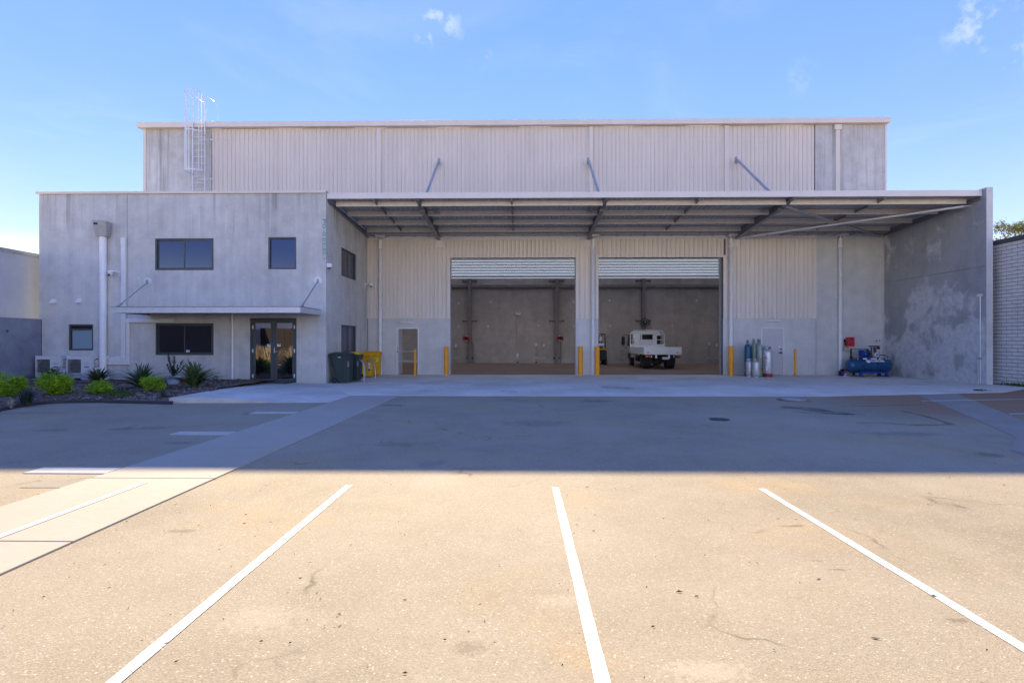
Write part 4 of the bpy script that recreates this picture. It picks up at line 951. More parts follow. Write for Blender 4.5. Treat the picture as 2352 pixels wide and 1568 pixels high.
cc = (XO+.28, 24.05, c.z)
mb = MB(); mb.box(XO, XO+.02, 23.98, 24.12, cc[2]-.12, cc[2]+.12); mb.sweep([(XO+.02,24.05,cc[2]+.02),(XO+.12,24.05,cc[2]+.1),(cc[0],24.05,cc[2]+.1)], .035, 10); mb.build('bracket', 'white_plastic', t)
mb = MB(); mb.lathe([(.0,.12),(.07,.115),(.09,.08),(.09,0),(.08,-.02),(.06,-.02)], 20, cc); mb.build('housing', 'white_plastic', t)
mb = MB(); mb.lathe([(.075,-.02),(.07,-.06),(.045,-.095),(0,-.11)], 20, cc); do = mb.build('dome', 'white_plastic', t)
mb = MB(); mb.lathe([(0,-.085),(.035,-.075),(.04,-.05)], 14, (cc[0]+.02, cc[1], cc[2]-.06), 'y'); mb.build('lens', 'black', do)
c = P(755, 610, YO+.12); t = T('floodlight_sensor', 'small white box sensor on the office corner below the teal mark', 'sensor', (XO+.1, YO+.12, c.z))
mb = MB(); mb.box(XO, XO+.17, YO+.03, YO+.19, c.z-.08, c.z+.08); mb.build('housing', 'white_plastic', t, bev=.02)
mb = MB(); mb.box(XO+.165, XO+.19, YO+.05, YO+.17, c.z-.06, c.z+.06); mb.box(XO+.17, XO+.195, YO+.06, YO+.12, c.z+.0, c.z+.05); mb.build('face', 'galv_light', t)
mb = MB(); mb.lathe([(.05, -.12), (.06, -.08)], 14, (XO+.09, YO+.11, c.z)); mb.build('lens', 'decal_navy', t)
# ================================================================ AIR CONDITIONERS
def ac_unit(lb, x, yb):
    t = T('condenser_unit', lb, 'air conditioner', (x, yb, .1), 'air conditioner units by the office wall')
    w_, d, h, z0 = .93, .33, .79, .24; y0, y1 = yb-d, yb; x0, x1 = x-w_/2, x+w_/2
    mb = MB(); fx0, fx1, fz0, fz1 = x0+.06, x0+.56, z0+.17, z0+.68
    holes_wall(mb, x0, x1, z0, z0+h, [(fx0, fx1, fz0, fz1)], y0, y0+.05); mb.box(x0, x1, y0+.05, y1, z0, z0+h); mb.build('casing', 'ac_white', t)
    mb = MB(); mb.box(x0-.006, x1+.006, y0-.006, y1+.006, z0+h, z0+h+.02); mb.build('lid', 'ac_white', t, bev=.006)
    mb = MB(); frame_ring(mb, fx0-.02, fx1+.02, fz0-.02, fz1+.02, .022, y0-.018, y0-.001); mb.build('grille_frame', 'ac_white', t)
    mb = MB(); mb.box(fx0, fx1, y0+.035, y0+.049, fz0, fz1); mb.build('fan_panel', 'ac_grille', t)
    cx_, cz = x0+.33, (fz0+fz1)/2
    mb = MB(); mb.lathe([(.24, .034), (.225, .02)], 32, (cx_, y0, cz), 'y'); mb.build('fan', 'ac_fan', t)
    mb = MB()
    for k in range(18):
        xx = fx0+.014+k*(fx1-fx0-.028)/17
        mb.box(xx-.003, xx+.003, y0-.008, y0-.002, fz0, fz1)
    for z in (fz0+.12, cz, fz1-.12): mb.box(fx0, fx1, y0-.004, y0+.0, z-.003, z+.003)
    mb.build('grille', 'ac_grille', t)
    text('FUJITSU', .065, 'grey_text', t, (x0+.75, y0-.002, z0+.51), ext=.001)
    mb = MB(); mb.box(x0+.67, x0+.83, y0-.003, y0-.0005, z0+.375, z0+.425); o = mb.build('badge', 'decal_teal', t)
    text('INVERTER', .026, 'decal_white', t, (x0+.75, y0-.0045, z0+.40), ext=.0005)
    mb = MB()
    for k in range(5): mb.box(x1+.0, x1+.002, y0+.11, y0+.11+(.06 if k % 2 else .09), z0+.36+k*.07, z0+.40+k*.07)
    mb.build('rating_print', 'grey_text', t)
    mb = MB(); mb.box(x1, x1+.006, y0+.2, y0+.29, z0+.66, z0+.69); mb.build('hand_grip', 'black', t)
    mb = MB(); mb.box(x1, x1+.06, y0+.12, y0+.28, z0+.16, z0+.30); mb.build('valve_cover', 'white_plastic', t, bev=.01)
    for fx_ in (x0+.15, x1-.15):
        mb = MB(); mb.box(fx_-.2, fx_+.08, y0-.05, YO-.005, z0-.055, z0-.005); mb.build('foot', 'galv_light', t)
        mb = MB(); mb.box(fx_-.03, fx_+.03, y0+.05, y1-.05, .02, z0-.056); mb.build('foot_block', 'slab_concrete', t)
ac_unit('air conditioner unit furthest left, against the low boundary wall', PX(76.5,18.75)+.52, YO-.1)
ac_unit('air conditioner unit next to the big white office downpipe', PX(149.5,18.75)+.49, YO-.1)
mb = MB(); xa_ = PX(224, 19.0)
mb.sweep([(xa_-.06, YO-.25, .55), (xa_+.1, YO-.22, .58), (xa_+.2, YO-.14, .8), (xa_+.35, YO-.1, 1.05)], .035, 10); mb.sweep([(xa_-.06, YO-.22, .48), (xa_+.12, YO-.17, .5), (xa_+.26, YO-.12, .78), (xa_+.37, YO-.09, .95)], .025, 10)
tag(mb.build('insulated_pipes', 'white_plastic', loc=(xa_, YO-.2, .5)), 'lagged white pipes curving up from the right air conditioner', 'pipes')
# ================================================================ PLANTS
def leafy_ball(name, lb, px0, px1, ytop, ybase, mat, group, n=1500, size=.05, lobes=7):
    yb = G((px0+px1)/2, ybase-4, .12).y; x = PX((px0+px1)/2, yb); sc = yb/1200.
    rx = (px1-px0)/2*sc*1.0; h = (ybase-ytop)*sc; z0 = bedz(x, yb)-.01
    t = T(name, lb, 'bush', (x, yb, z0), group)
    mb = MB(); rnd = random.Random(hash((px0, 3)) & 0xffff)
    for k in range(9):
        a = rnd.uniform(0, 6.28); rr = rnd.uniform(.2, .7)*rx
        mb.sweep([(x, yb, z0), (x+rr*.5*math.cos(a), yb+rr*.5*math.sin(a), z0+h*.35), (x+rr*math.cos(a), yb+rr*math.sin(a), z0+h*rnd.uniform(.55,.85))], .012, 5, r1=.004)
    mb.build('stems', 'stem', t)
    lb_ = [(rnd.uniform(-.55,.55), rnd.uniform(-.5,.5), rnd.uniform(.3,.74), rnd.uniform(.26,.48)) for _ in range(lobes+3)]+[(rnd.uniform(-.12,.12),0,.45,.55)]
    mb = MB()
    for i in range(n):
        l = rnd.choice(lb_); th = rnd.uniform(0, 6.28); ph = math.acos(rnd.uniform(-1, 1)); r = l[3]*(rnd.uniform(.72, 1.0) if rnd.random() < .86 else rnd.uniform(1.0, 1.28))
        d = Vector((math.sin(ph)*math.cos(th), math.sin(ph)*math.sin(th), math.cos(ph)))
        p = Vector((l[0]+d.x*r, l[1]+d.y*r, l[2]+d.z*r*.85))
        if p.z < .03: continue
        p = Vector((x+p.x*rx, yb+p.y*rx, z0+min(p.z, 1.22)*h))
        # a spray of three leaflets hanging outwards
        out = Vector((d.x, d.y, d.z*.4-.25+rnd.uniform(-.3,.3))).normalized(); sd_ = out.cross(Vector((0,0,1))).normalized()
        s = size*rnd.uniform(.7, 1.35)
        for a in (-.7, 0, .7):
            u = (out*math.cos(a)+sd_*math.sin(a)).normalized(); v = u.cross(d).normalized()
            if v.length < .1: continue
            v = (v+d*rnd.uniform(-.5,.5)).normalized()
            mb.add([p, p+u*s*.55+v*s*.26, p+u*s*1.15-d*s*.15, p+u*s*.55-v*s*.26], [(0,1,2,3)])
    mb.build('foliage', mat, t)
leafy_ball('lime_bush', 'lime green bush at the far left edge of the bed', -14, 55, 864, 914, 'leaf_lime', 'lime green bushes in the planting bed', 1500)
leafy_ball('lime_bush', 'largest rounded lime green bush, in front of the air conditioners', 93, 172, 864, 912, 'leaf_lime', 'lime green bushes in the planting bed', 1900)
leafy_ball('lime_bush', 'small lime green bush at the foot of the big downpipe', 207, 266, 874, 906, 'leaf_lime', 'lime green bushes in the planting bed', 1000, .045)
leafy_ball('lime_bush', 'small lime green bush just left of the pale blue plant pot', 326, 380, 867, 903, 'leaf_lime', 'lime green bushes in the planting bed', 1000, .045)
def strappy(name, lb, px, ybase, px0, px1, ytop, mat, n=70, wd=.06, group='strappy dark plants in the bed', cat='plant', seed=1):
    rnd = random.Random(seed); g = G(px, ybase, .12); x, y = g.x, min(g.y, YO-.35); sc = y/1200.; z0 = bedz(x, y)-.02
    big_ = 1.4 if name == 'flax_plant' else 1.; Rr = (px1-px0)/2*sc*big_; h = (ybase-ytop)*sc*(1.08 if big_ > 1 else 1)
    t = T(name, lb, cat, (x, y, z0), group)
    mb = MB()
    for k in range(n):
        a = rnd.uniform(0, 6.28); rr = Rr*rnd.uniform(.2, 1.15); hh = h*rnd.uniform(.7, 1.1)*(1-.4*(rr/Rr)**2); d = Vector((math.cos(a), math.sin(a)*.7, 0)); s = Vector((-math.sin(a), math.cos(a), 0))
        b = Vector((x+rnd.uniform(-.06,.06), y+rnd.uniform(-.06,.06), z0)); L = []; Q = []; m = 6
        for i in range(m+1):
            u = i/m; p = b+d*(rr*u**1.5)+Vector((0,0,hh*(u*1.2-.2*u*u*u*(1+rr/Rr))))
            w2 = wd*(1-u**3.2)*.5+.002; L.append(p-s*w2); Q.append(p+s*w2+Vector((0,0,w2*.5)))
        mb.add(L+Q, [(i, i+m+1, i+m+2, i+1) for i in range(m)], True)
    mb.build('blades', mat, t); 
    mb = MB(); mb.lathe([(.05, 0), (.04, .05), (.02, .1)], 8, (x, y, z0)); mb.build('crown_base', 'stem', t)
strappy('flax_plant', 'dark strappy plant in front of the left air conditioner', 118, 884, 70, 168, 842, 'leaf_dark', 110, seed=2)
strappy('flax_plant', 'dark strappy plant beside the right air conditioner and the big downpipe', 226, 882, 192, 262, 843, 'leaf_dark', 100, seed=3)
strappy('flax_plant', 'dark strappy plant under the lower office window, left of the potted shrub', 323, 893, 272, 372, 836, 'leaf_dark', 120, seed=4)
strappy('flax_plant', 'tall dark strappy plant right of the pale blue pot', 446, 892, 392, 492, 829, 'leaf_mid', 150, seed=5)
strappy('flax_plant', 'tiny strappy seedling near the front of the bed', 378, 908, 360, 396, 884, 'leaf_grey', 26, .012, seed=6)
strappy('grass_clump', 'dark grassy clump between the two left lime bushes', 60, 922, 22, 92, 876, 'leaf_grey', 170, .012, 'grass clumps in the bed', seed=7)
strappy('grass_clump', 'pale dry grass tuft at the left front of the bed', 26, 928, 8, 42, 896, 'leaf_dry', 16, .009, 'grass clumps in the bed', seed=8)
# ground cover mat
t = T('ground_cover', 'low green ground cover mat in front of the small lime bush', 'plant', tuple(G(268, 906, .1)))
rnd = random.Random(5); mb = MB()
for k in range(1500):
    a = rnd.uniform(0, 6.28); r = rnd.random()**.5; px, py = 268+44*r*math.cos(a), 905+6*r*math.sin(a); g = G(px, py, .1); z = bedz(g.x, g.y)+rnd.uniform(0,.09)*(1-r*.7)
    p = Vector((g.x, g.y, z)); u = Vector((rnd.uniform(-1,1), rnd.uniform(-1,1), rnd.uniform(0,1.2))).normalized()*.045; v = u.cross(Vector((rnd.uniform(-1,1),rnd.uniform(-1,1),1))).normalized()*.012
    mb.add([p, p+u*.5+v, p+u, p+u*.5-v], [(0,1,2,3)])
mb.build('foliage', 'leaf_cover', t)
# potted shrub
g = G(398, 887, .1); x, y = g.x, min(g.y, YO-.9); sc = y/1200.; z0 = bedz(x, y)
t = T('potted_shrub', 'thin leafy shrub in a pale blue patterned pot', 'potted plant', (x, y, z0))
pr_ = .185; ph_ = .27
mb = MB(); mb.lathe([(pr_*.72, 0), (pr_*.9, ph_*.3), (pr_, ph_*.8), (pr_*.98, ph_), (pr_*.88, ph_), (pr_*.86, ph_-.04)], 28, (x, y, z0)); pot = mb.build('pot', 'pot', t)
mb = MB()
for k in range(6):
    for j in range(26):
        a = 2*math.pi*(j+.5*(k % 2))/26; r = pr_*(.80+.04*k)+.002; zz_ = z0+.05+k*.045
        mb.add([(x+r*math.cos(a-.06), y+r*math.sin(a-.06), zz_), (x+(r+.004)*math.cos(a), y+(r+.004)*math.sin(a), zz_+.02), (x+r*math.cos(a+.06), y+r*math.sin(a+.06), zz_), (x+(r+.004)*math.cos(a), y+(r+.004)*math.sin(a), zz_+.008)], [(0,3,2,1)])
mb.build('pot_pattern', 'decal_teal', pot)
mb = MB(); mb.lathe([(0, ph_-.05), (pr_*.87, ph_-.05)], 20, (x, y, z0)); mb.build('soil', 'mulch', t)
rnd = random.Random(11); mb = MB(); lf = MB()
for k in range(11):
    a = rnd.uniform(0, 6.28); sp = rnd.uniform(.05, .36); hh = rnd.uniform(.3, .86); pts = [Vector((x, y, z0+ph_-.05))]
    for i in range(1, 7):
        u = i/6; pts.append(Vector((x+sp*u*math.cos(a)+rnd.uniform(-.02,.02), y+sp*u*math.sin(a)*.6, z0+ph_-.05+hh*u)))
    mb.sweep(pts, .007, 5, r1=.003)
    for p, q in zip(pts[1:], pts[2:]):
        for j in range(12):
            b = p.lerp(q, j/12); u = Vector((rnd.uniform(-1,1), rnd.uniform(-1,1), rnd.uniform(-.2,.8))).normalized(); s = .07; v = u.cross(Vector((rnd.uniform(-1,1),.3,1))).normalized()
            lf.add([b, b+u*s*.5+v*s*.25, b+u*s, b+u*s*.5-v*s*.25], [(0,1,2,3)])
mb.build('stems', 'stem', t); lf.build('foliage', 'leaf_grey', t)
g = G(424, 884, .1)
mb = MB(); mb.lathe([(.08, 0), (.11, .16), (.125, .16), (.125, .2), (.1, .2), (.1, .17)], 20, (g.x, g.y, bedz(g.x, g.y))); tag(mb.build('terracotta_pot', 'terracotta', loc=(g.x, g.y, bedz(g.x, g.y))), 'small terracotta pot half hidden behind the tall strappy plant', 'plant pot')
# water meter by the wall
x = OX(511); t = T('water_meter', 'blue-grey water meter on the bed beside the thin downpipe', 'meter', (x, YO-.45, .12)); y = YO-.45
mb = MB(); mb.sweep([(x-.14,y,.1),(x-.14,y,.22),(x-.1,y,.25),(x+.1,y,.25),(x+.14,y,.22),(x+.14,y,.1)], .022, 10); mb.build('pipe', 'galv_dull', t)
mb = MB(); mb.lathe([(.07,0),(.08,.03),(.08,.08),(.05,.1)], 16, (x, y, .2)); mb.build('body', 'comp_steel', t)
mb = MB(); mb.lathe([(.06,.0),(.06,.03)], 16, (x, y, .3)); mb.build('cap', 'motor_blue', t)
# door mat
mb = MB(); a, b = -10.0, -8.35; y0 = 18.5
mb.add([(a-.03,y0,.09),(b+.0,y0,.055),(b,YO-.06,.055),(a,YO-.06,.066)], [(0,1,2,3)]); mb2 = MB(); mb2.box(a, b, y0, YO-.05, .05, .098)
tag(mb2.build('door_mat', 'mat_grey', bev=.004, loc=((a+b)/2, 18.85, .05)), 'dark grey door mat in front of the glass entrance doors', 'door mat')
# ================================================================ BOLLARDS
def bollard(px, base_y, r, h, lb, flange):
    x = PX(px, base_y); t = T('bollard', lb, 'bollard', (x, base_y, .012), 'yellow bollards on the apron')
    mb = MB(); mb.lathe([(r, 0), (r, h-.02), (r-.012, h), (0, h+.004)], 24, (x, base_y, .013)); mb.build('post', 'yellow', t)
    mb = MB()
    if flange: mb.lathe([(r*2.1, 0), (r*2.1, .012), (r*1.1, .014)], 20, (x, base_y, .013)); 
    else: mb.lathe([(r+.012, 0), (r+.012, .006), (r, .02)], 24, (x, base_y, .013))
    bp = mb.build('base_plate' if flange else 'base_ring', 'yellow' if flange else 'slab_concrete', t)
    if flange:
        mb = MB()
        for k in range(4): mb.lathe([(.012, 0), (.012, .02)], 6, (x+r*1.6*math.cos(k*1.57+.8), base_y+r*1.6*math.sin(k*1.57+.8), .025))
        mb.build('bolt', 'galv_dull', t)
    if not flange and px == 1679.2: pass
bollard(1025, 23.95, .112, 1.33, 'thick yellow bollard left of the first roller door', False)
bollard(1333, 24.1, .112, 1.33, 'thick yellow bollard right of the first roller door', False)
bollard(1371.7, 24.0, .112, 1.33, 'thick yellow bollard in front of the white pipe between the roller doors', False)
bollard(1679.2, 24.02, .118, 1.34, 'thick yellow bollard right of the second roller door, beside the gas cylinders', False)
bollard(953.3, 23.3, .055, 1.2, 'thin yellow bollard in front of the open personnel door', True)
bollard(1826.3, 23.55, .055, 1.22, 'thin yellow bollard right of the closed grey door', True)
# ================================================================ BINS
def make_bin(lb, x, y, s, body, lid, sticker=None, num=False):
    """wheelie bin, handle and wheels towards -x, front towards +x"""
    t = T('wheelie_bin', lb, 'bin', (x, y, .013), 'wheelie bins beside the office')
    W0, W1, D0, D1, H = .40*s, .56*s, .50*s, .70*s, .98*s
    z0 = .05*s+.013
    n = 8
    def ring(u, grow=0):
        wy = (W0+(W1-W0)*u)/2+grow; dx = (D0+(D1-D0)*u); xr = x+.33*s*1.0+(.02*s)*u+grow; xl = xr-dx-2*grow; r = .05*s; pts = []
        for cx_, cy_, a0 in ((xr-r, y+wy-r, 0), (xl+r, y+wy-r, 90), (xl+r, y-wy+r, 180), (xr-r, y-wy+r, 270)):
            for k in range(4): a = R(a0+30*k); pts.append((cx_+r*math.cos(a), cy_+r*math.sin(a)))
        return pts
    mb = MB(); lev = [(0, 0), (.03, 0), (.86, 0), (.88, .02), (.93, .02), (.94, .005), (1., .012)]
    vs = []; 
    for u, gr in lev: vs += [(a, b, z0+H*u) for a, b in ring(u, gr)]
    m = 16; mb.add(vs, [(i*m+k, i*m+(k+1) % m, (i+1)*m+(k+1) % m, (i+1)*m+k) for i in range(len(lev)-1) for k in range(m)]); mb.add(vs[:m], [tuple(range(m-1,-1,-1))])
    b_ = mb.build('body', body, t)
    # raised panel on the side
    wy = lambda u: (W0+(W1-W0)*u)/2
    mb = MB(); xm = x+.33*s-.32*s
    for sg in (-1, 1):
        a = [(xm-.12*s, .12), (xm+.12*s, .12), (xm+.12*s, .74), (xm+.08*s, .80), (xm-.08*s, .80), (xm-.12*s, .74)]
        vs = [(q, y+sg*(wy(u)+.001), z0+H*u) for q, u in a]+[(q*.92+xm*.08, y+sg*(wy(u)+.014*s), z0+H*(u*.97+.013)) for q, u in a]
        mb.add(vs, [(i, (i+1) % 6, (i+1) % 6+6, i+6) for i in range(6)]+[tuple(range(6, 12))])
    mb.build('side_panel', body, b_)
    ld = MB(); zl = z0+H+.005; r1 = ring(1., .03*s); r2 = ring(1., .035*s); r3 = ring(1., -.03*s); r4 = ring(1., -.12*s)
    vs = [(a, b, zl) for a, b in r1]+[(a, b, zl+.035*s) for a, b in r2]+[(a, b, zl+.06*s) for a, b in r3]+[(a, b, zl+.085*s) for a, b in r4]
    ld.add(vs, [(i*m+k, i*m+(k+1) % m, (i+1)*m+(k+1) % m, (i+1)*m+k) for i in range(3) for k in range(m)]); ld.add(vs[3*m:], [tuple(range(m))]); ld.add(vs[:m], [tuple(range(m-1,-1,-1))])
    l_ = ld.build('lid', lid, t)
    xl = x+.35*s-D1
    mb = MB(); mb.sweep([(xl-.07*s, y-.2*s, zl-.02), (xl-.07*s, y+.2*s, zl-.02)], .014, 8)
    for q in (-.2, 0, .2): mb.bar((xl+.02, y+q*s, zl-.03), (xl-.08*s, y+q*s, zl-.015), .03, .05*s)
    mb.build('handle', body if lid != 'lid_yellow' else 'bin_green', t)
    for sg in (-1, 1):
        mb = MB(); wr = .1*s; mb.lathe([(wr*.3,-.026),(wr,-.022),(wr,.022),(wr*.3,.026)], 20, (x-.2*s, y+sg*.235*s, wr+.013), 'y'); wh_ = mb.build('wheel', 'rubber', t)
        mb = MB(); mb.lathe([(wr*.55,-.03),(wr*.5,.03)], 14, (x-.2*s, y+sg*.235*s, wr+.013), 'y'); mb.build('hub', 'truck_chassis', wh_)
    fx_ = x+.345*s
    if num:
        text('1 N 3', .085, 'decal_white', t, (fx_-.04, y-.0-.24*s*1.08, z0+H*.66), roll=R(-90), ext=.0008)
        mb = MB(); mb.box(xm-.06, xm+.04, y-wy(.9)-.022, y-wy(.9)-.012, z0+H*.895, z0+H*.915); mb.build('badge', 'decal_white', t)
    if sticker == 'long':
        mb = MB(); mb.box(fx_-.13, fx_-.05, y-wy(.6)-.012, y-wy(.6)-.0, z0+H*.42, z0+H*.83); st_ = mb.build('sticker', 'decal_white', t)
        mb = MB(); mb.box(fx_-.13, fx_-.05, y-wy(.6)-.013, y-wy(.6)-.0, z0+H*.33, z0+H*.41); mb.build('sticker_dark', 'black', t)
        mb = MB()
        for k in range(4): mb.box(fx_-.12, fx_-.06, y-wy(.6)-.014, y-wy(.6)-.0125, z0+H*(.5+k*.04), z0+H*(.52+k*.04))
        mb.box(fx_-.12, fx_-.06, y-wy(.6)-.014, y-wy(.6)-.0125, z0+H*.75, z0+H*.79); mb.build('sticker_print', 'orange_band', st_)
    if sticker == 'square':
        mb = MB(); mb.box(fx_-.17, fx_-.02, y-wy(.8)-.012, y-wy(.8), z0+H*.60, z0+H*.80); st_ = mb.build('sticker', 'reflector', t)
        mb = MB(); mb.add([(fx_-.15, y-wy(.8)-.014, z0+H*.64), (fx_-.12, y-wy(.8)-.014, z0+H*.78), (fx_-.105, y-wy(.8)-.014, z0+H*.78), (fx_-.11, y-wy(.8)-.014, z0+H*.70), (fx_-.135, y-wy(.8)-.014, z0+H*.63)], [(0,1,2,3,4)]); mb.build('sticker_print', 'black', st_)
    return t
make_bin('dark green wheelie bin with a dark green lid, nearest the office corner', -6.70, 19.55, 1.03, 'bin_green', 'bin_green', None, True)
make_bin('dark green wheelie bin with a yellow lid', -6.58, 20.3, 1.02, 'bin_green', 'lid_yellow', None, True)
make_bin('smaller all-yellow wheelie bin with a long white sticker', PX(841,22.8)+.02, 22.75, .80, 'bin_yellow', 'bin_yellow', 'long')
make_bin('large all-yellow wheelie bin beside the white downpipe', PX(853,23.6)+.02, 23.75, 1.0, 'bin_yellow', 'bin_yellow', 'square')
# bike hoops
def hoop(lb, p0, p1, h):
    p0, p1 = Vector(p0), Vector(p1); t = T('bike_hoop', lb, 'bike rack', tuple((p0+p1)/2), 'steel bike hoops beside the bins'); d = p1-p0; pts = [p0]
    r = d.length/2; c = (p0+p1)/2; e = d.normalized()
    for k in range(15):
        a = math.pi*(1-k/14); pts.append(c+e*(r*math.cos(a))+Vector((0,0,h-r*1.1+r*1.1*math.sin(a))))
    pts.append(p1); mb = MB(); mb.sweep(pts, .025, 12); mb.build('tube', 'galv', t)
    for p in (p0, p1):
        mb = MB(); mb.lathe([(.075, 0), (.075, .01), (.03, .012)], 18, p); mb.build('base_flange', 'galv_dull', t)
a = G(862,869.5,.014); b = G(839.5,866.5,.014); hoop('galvanised bike hoop in front of the yellow bins', b, a, .82)
a = G(836,876.5,.014); hoop('galvanised bike hoop beside the yellow-lidded bin, half hidden', (a.x-.52, a.y+.25, .014), a, .86)
# ================================================================ GAS CYLINDERS
def cylinder(lb, px, y, r, h, mat, bands=(), txt=None, valve='black'):
    x = PX(px, y); t = T('gas_cylinder', lb, 'gas cylinder', (x, y, .013), 'tall gas cylinders by the wall'); z = .013
    mb = MB(); mb.lathe([(r*.9, 0), (r, .03), (r, h*.84), (r*.93, h*.885), (r*.7, h*.93), (r*.35, h*.955), (r*.32, h*.97)], 24, (x, y, z)); mb.build('body', mat, t)
    mb = MB(); mb.lathe([(r*.36, h*.955), (r*.36, h*.985), (r*.2, h*.99), (.022, h*.99), (.022, h*1.045)], 14, (x, y, z)); mb.build('neck_ring', 'comp_steel', t)
    mb = MB(); mb.tube((x-.045, y, z+h*1.02), (x+.05, y-.02, z+h*1.02), .014, 8); mb.lathe([(.012, h*1.03), (.012, h*1.06), (.045, h*1.062), (.045, h*1.075)], 14, (x, y, z)); mb.build('valve', valve, t)
    for z0, z1, m in bands: mb = MB(); mb.lathe([(r+.002, h*z0), (r+.002, h*z1)], 24, (x, y, z)); mb.build('band', m, t)
    if txt: text(txt, .085, 'decal_white', t, (x-.02, y-r-.004, z+h*.66), roll=R(-90), ext=.003)
    return t
cylinder('blue gas cylinder at the back left of the group', 1716, 23.95, .115, 1.50, 'blue_cyl', ((.12,.2,'orange_band'),))
cylinder('blue gas cylinder in front, behind the small silver bottle', 1718, 23.55, .125, 1.50, 'blue_cyl')
cylinder('pale green gas cylinder at the back, between the blue and the banded ones', 1730.5, 24.0, .12, 1.56, 'green_cyl')
cylinder('slim pale green gas cylinder in the middle of the group', 1733.5, 23.55, .105, 1.50, 'green_cyl', valve='galv_dull')
cylinder('green gas cylinder at the back right, only its valve and shoulder showing', 1741, 24.05, .12, 1.55, 'green_cyl')
cylinder('pale green gas cylinder with two orange bands and white lettering', 1745, 23.3, .125, 1.52, 'green_cyl', ((.50,.555,'orange_band'), (.18,.25,'orange_band')), 'SUPAGAS')
def lpg(lb, px, y, r, h, mat, base=None, collar=.16, big=False):
    x = PX(px, y); t = T('gas_bottle', lb, 'gas bottle', (x, y, .013), 'silver gas bottles by the wall'); z = .013; b0 = h*.075
    mb = MB(); mb.lathe([(r*.5, b0), (r*.9, b0+.02), (r, b0+.07), (r, h*.77), (r*.94, h*.82), (r*.7, h*.86), (r*.2, h*.875)], 26, (x, y, z)); bo = mb.build('body', mat, t)
    mb = MB(); mb.lathe([(r+.003, h*.45), (r+.003, h*.455)], 26, (x, y, z)) ; mb.build('weld_seam', 'galv_dull', bo)
    mb = MB(); mb.lathe([(r*.93 if base else r*.78, 0), (r*.96 if base else r*.78, .015), (r*.97 if base else r*.8, b0+.06), (r*.9, b0+.065)], 26, (x, y, z)); mb.build('foot_ring', base or mat, t)
    # valve collar with a cut-out
    cr = r*(.62 if big else .72); zc0, zc1 = z+h*.855, z+h; mb = MB(); n = 26
    for k in range(n):
        a0, a1 = 2*math.pi*k/n, 2*math.pi*(k+1)/n; am = math.degrees((a0+a1)/2)
        segs = [(zc0, zc1)] if not 255 < am < 318 else [(zc0, zc0+.25*(zc1-zc0)), (zc1-.22*(zc1-zc0), zc1)]
        for s0, s1 in segs: mb.add([(x+cr*math.cos(a0), y+cr*math.sin(a0), s0), (x+cr*math.cos(a1), y+cr*math.sin(a1), s0), (x+cr*math.cos(a1), y+cr*math.sin(a1), s1), (x+cr*math.cos(a0), y+cr*math.sin(a0), s1)], [(0,1,2,3)], True)
    o = mb.build('collar', 'silver_clean', t); sm = o.modifiers.new('solid', 'SOLIDIFY'); sm.thickness = .008
    mb = MB(); mb.lathe([(cr+.002, 0), (cr+.016, .008), (cr+.002, .016)], 26, (x, y, zc1-.016)); mb.build('collar_rim', 'silver_clean', o)
    mb = MB(); mb.tube((x, y, zc0-.02), (x, y, zc0+.09), .025, 10); mb.tube((x, y, zc0+.05), (x+.03, y-cr*.75, zc0+.05), .018, 10); mb.build('valve', 'hose_yellow', t)
    if big:
        text('SUPAGAS', .06, 'black', t, (x-r*.55, y-r*.86, z+h*.63), ext=.006)
        mb = MB(); mb.box(x-r*.95, x-r*.25, y-r*.93, y-r*.86, z+h*.585, z+h*.597); mb.build('red_stripe', 'red', t)
        mb = MB(); mb.add([(x-r*.85,y-r*.86,z+h*.22),(x-r*.45,y-r*.9-.01,z+h*.22),(x-r*.45,y-r*.9-.01,z+h*.35),(x-r*.85,y-r*.86,z+h*.35)], [(0,1,2,3)]); mb.build('hazard_label', 'decal_white', t)
    return t
lpg('tall silver gas bottle with a red foot ring, in front of the grey door', 1763.5, 23.15, .20, 1.36, 'silver_clean', 'red', big=True)
lpg('tall silver gas bottle half hidden behind the red-footed one', 1755.5, 23.75, .19, 1.34, 'silver_clean', None, big=True)
lpg('short scuffed silver gas bottle on the left of the pair', 1721.5, 23.12, .155, .80, 'silver_cyl')
lpg('short scuffed silver gas bottle on the right of the pair, nearest the camera', 1736.5, 22.78, .162, .80, 'silver_cyl')
# ================================================================ COMPRESSOR
x, y, z = PX(1996, 23.5), 23.55, .013
t = T('air_compressor', 'blue horizontal air compressor with motor and pump on its tank', 'compressor', (x, y, z)); tz, tr, hl_ = .49, .30, .78
prof = [(0, -hl_-.22)]+[(tr*math.sin(a), -hl_-.22*math.cos(a)) for a in [R(q) for q in (15,30,45,60,75)]]+[(tr, -hl_), (tr, hl_)]+[(tr*math.cos(a), hl_+.22*math.sin(a)) for a in [R(q) for q in (15,30,45,60,75)]]+[(0, hl_+.22)]
mb = MB(); mb.lathe(prof, 32, (x, y, tz), 'x'); tank = mb.build('tank', 'comp_blue', t)
for xx in (-hl_, hl_): mb = MB(); mb.lathe([(tr+.003, -.01), (tr+.003, .01)], 32, (x+xx, y, tz), 'x'); mb.build('weld_band', 'comp_blue', tank)
mb = MB(); mb.bar((x-.52, y-.24, .20), (x+.62, y-.24, .20), .05, .07); mb.bar((x-.52, y+.24, .20), (x+.62, y+.24, .20), .05, .07); mb.build('skid_rail', 'motor_blue', t)
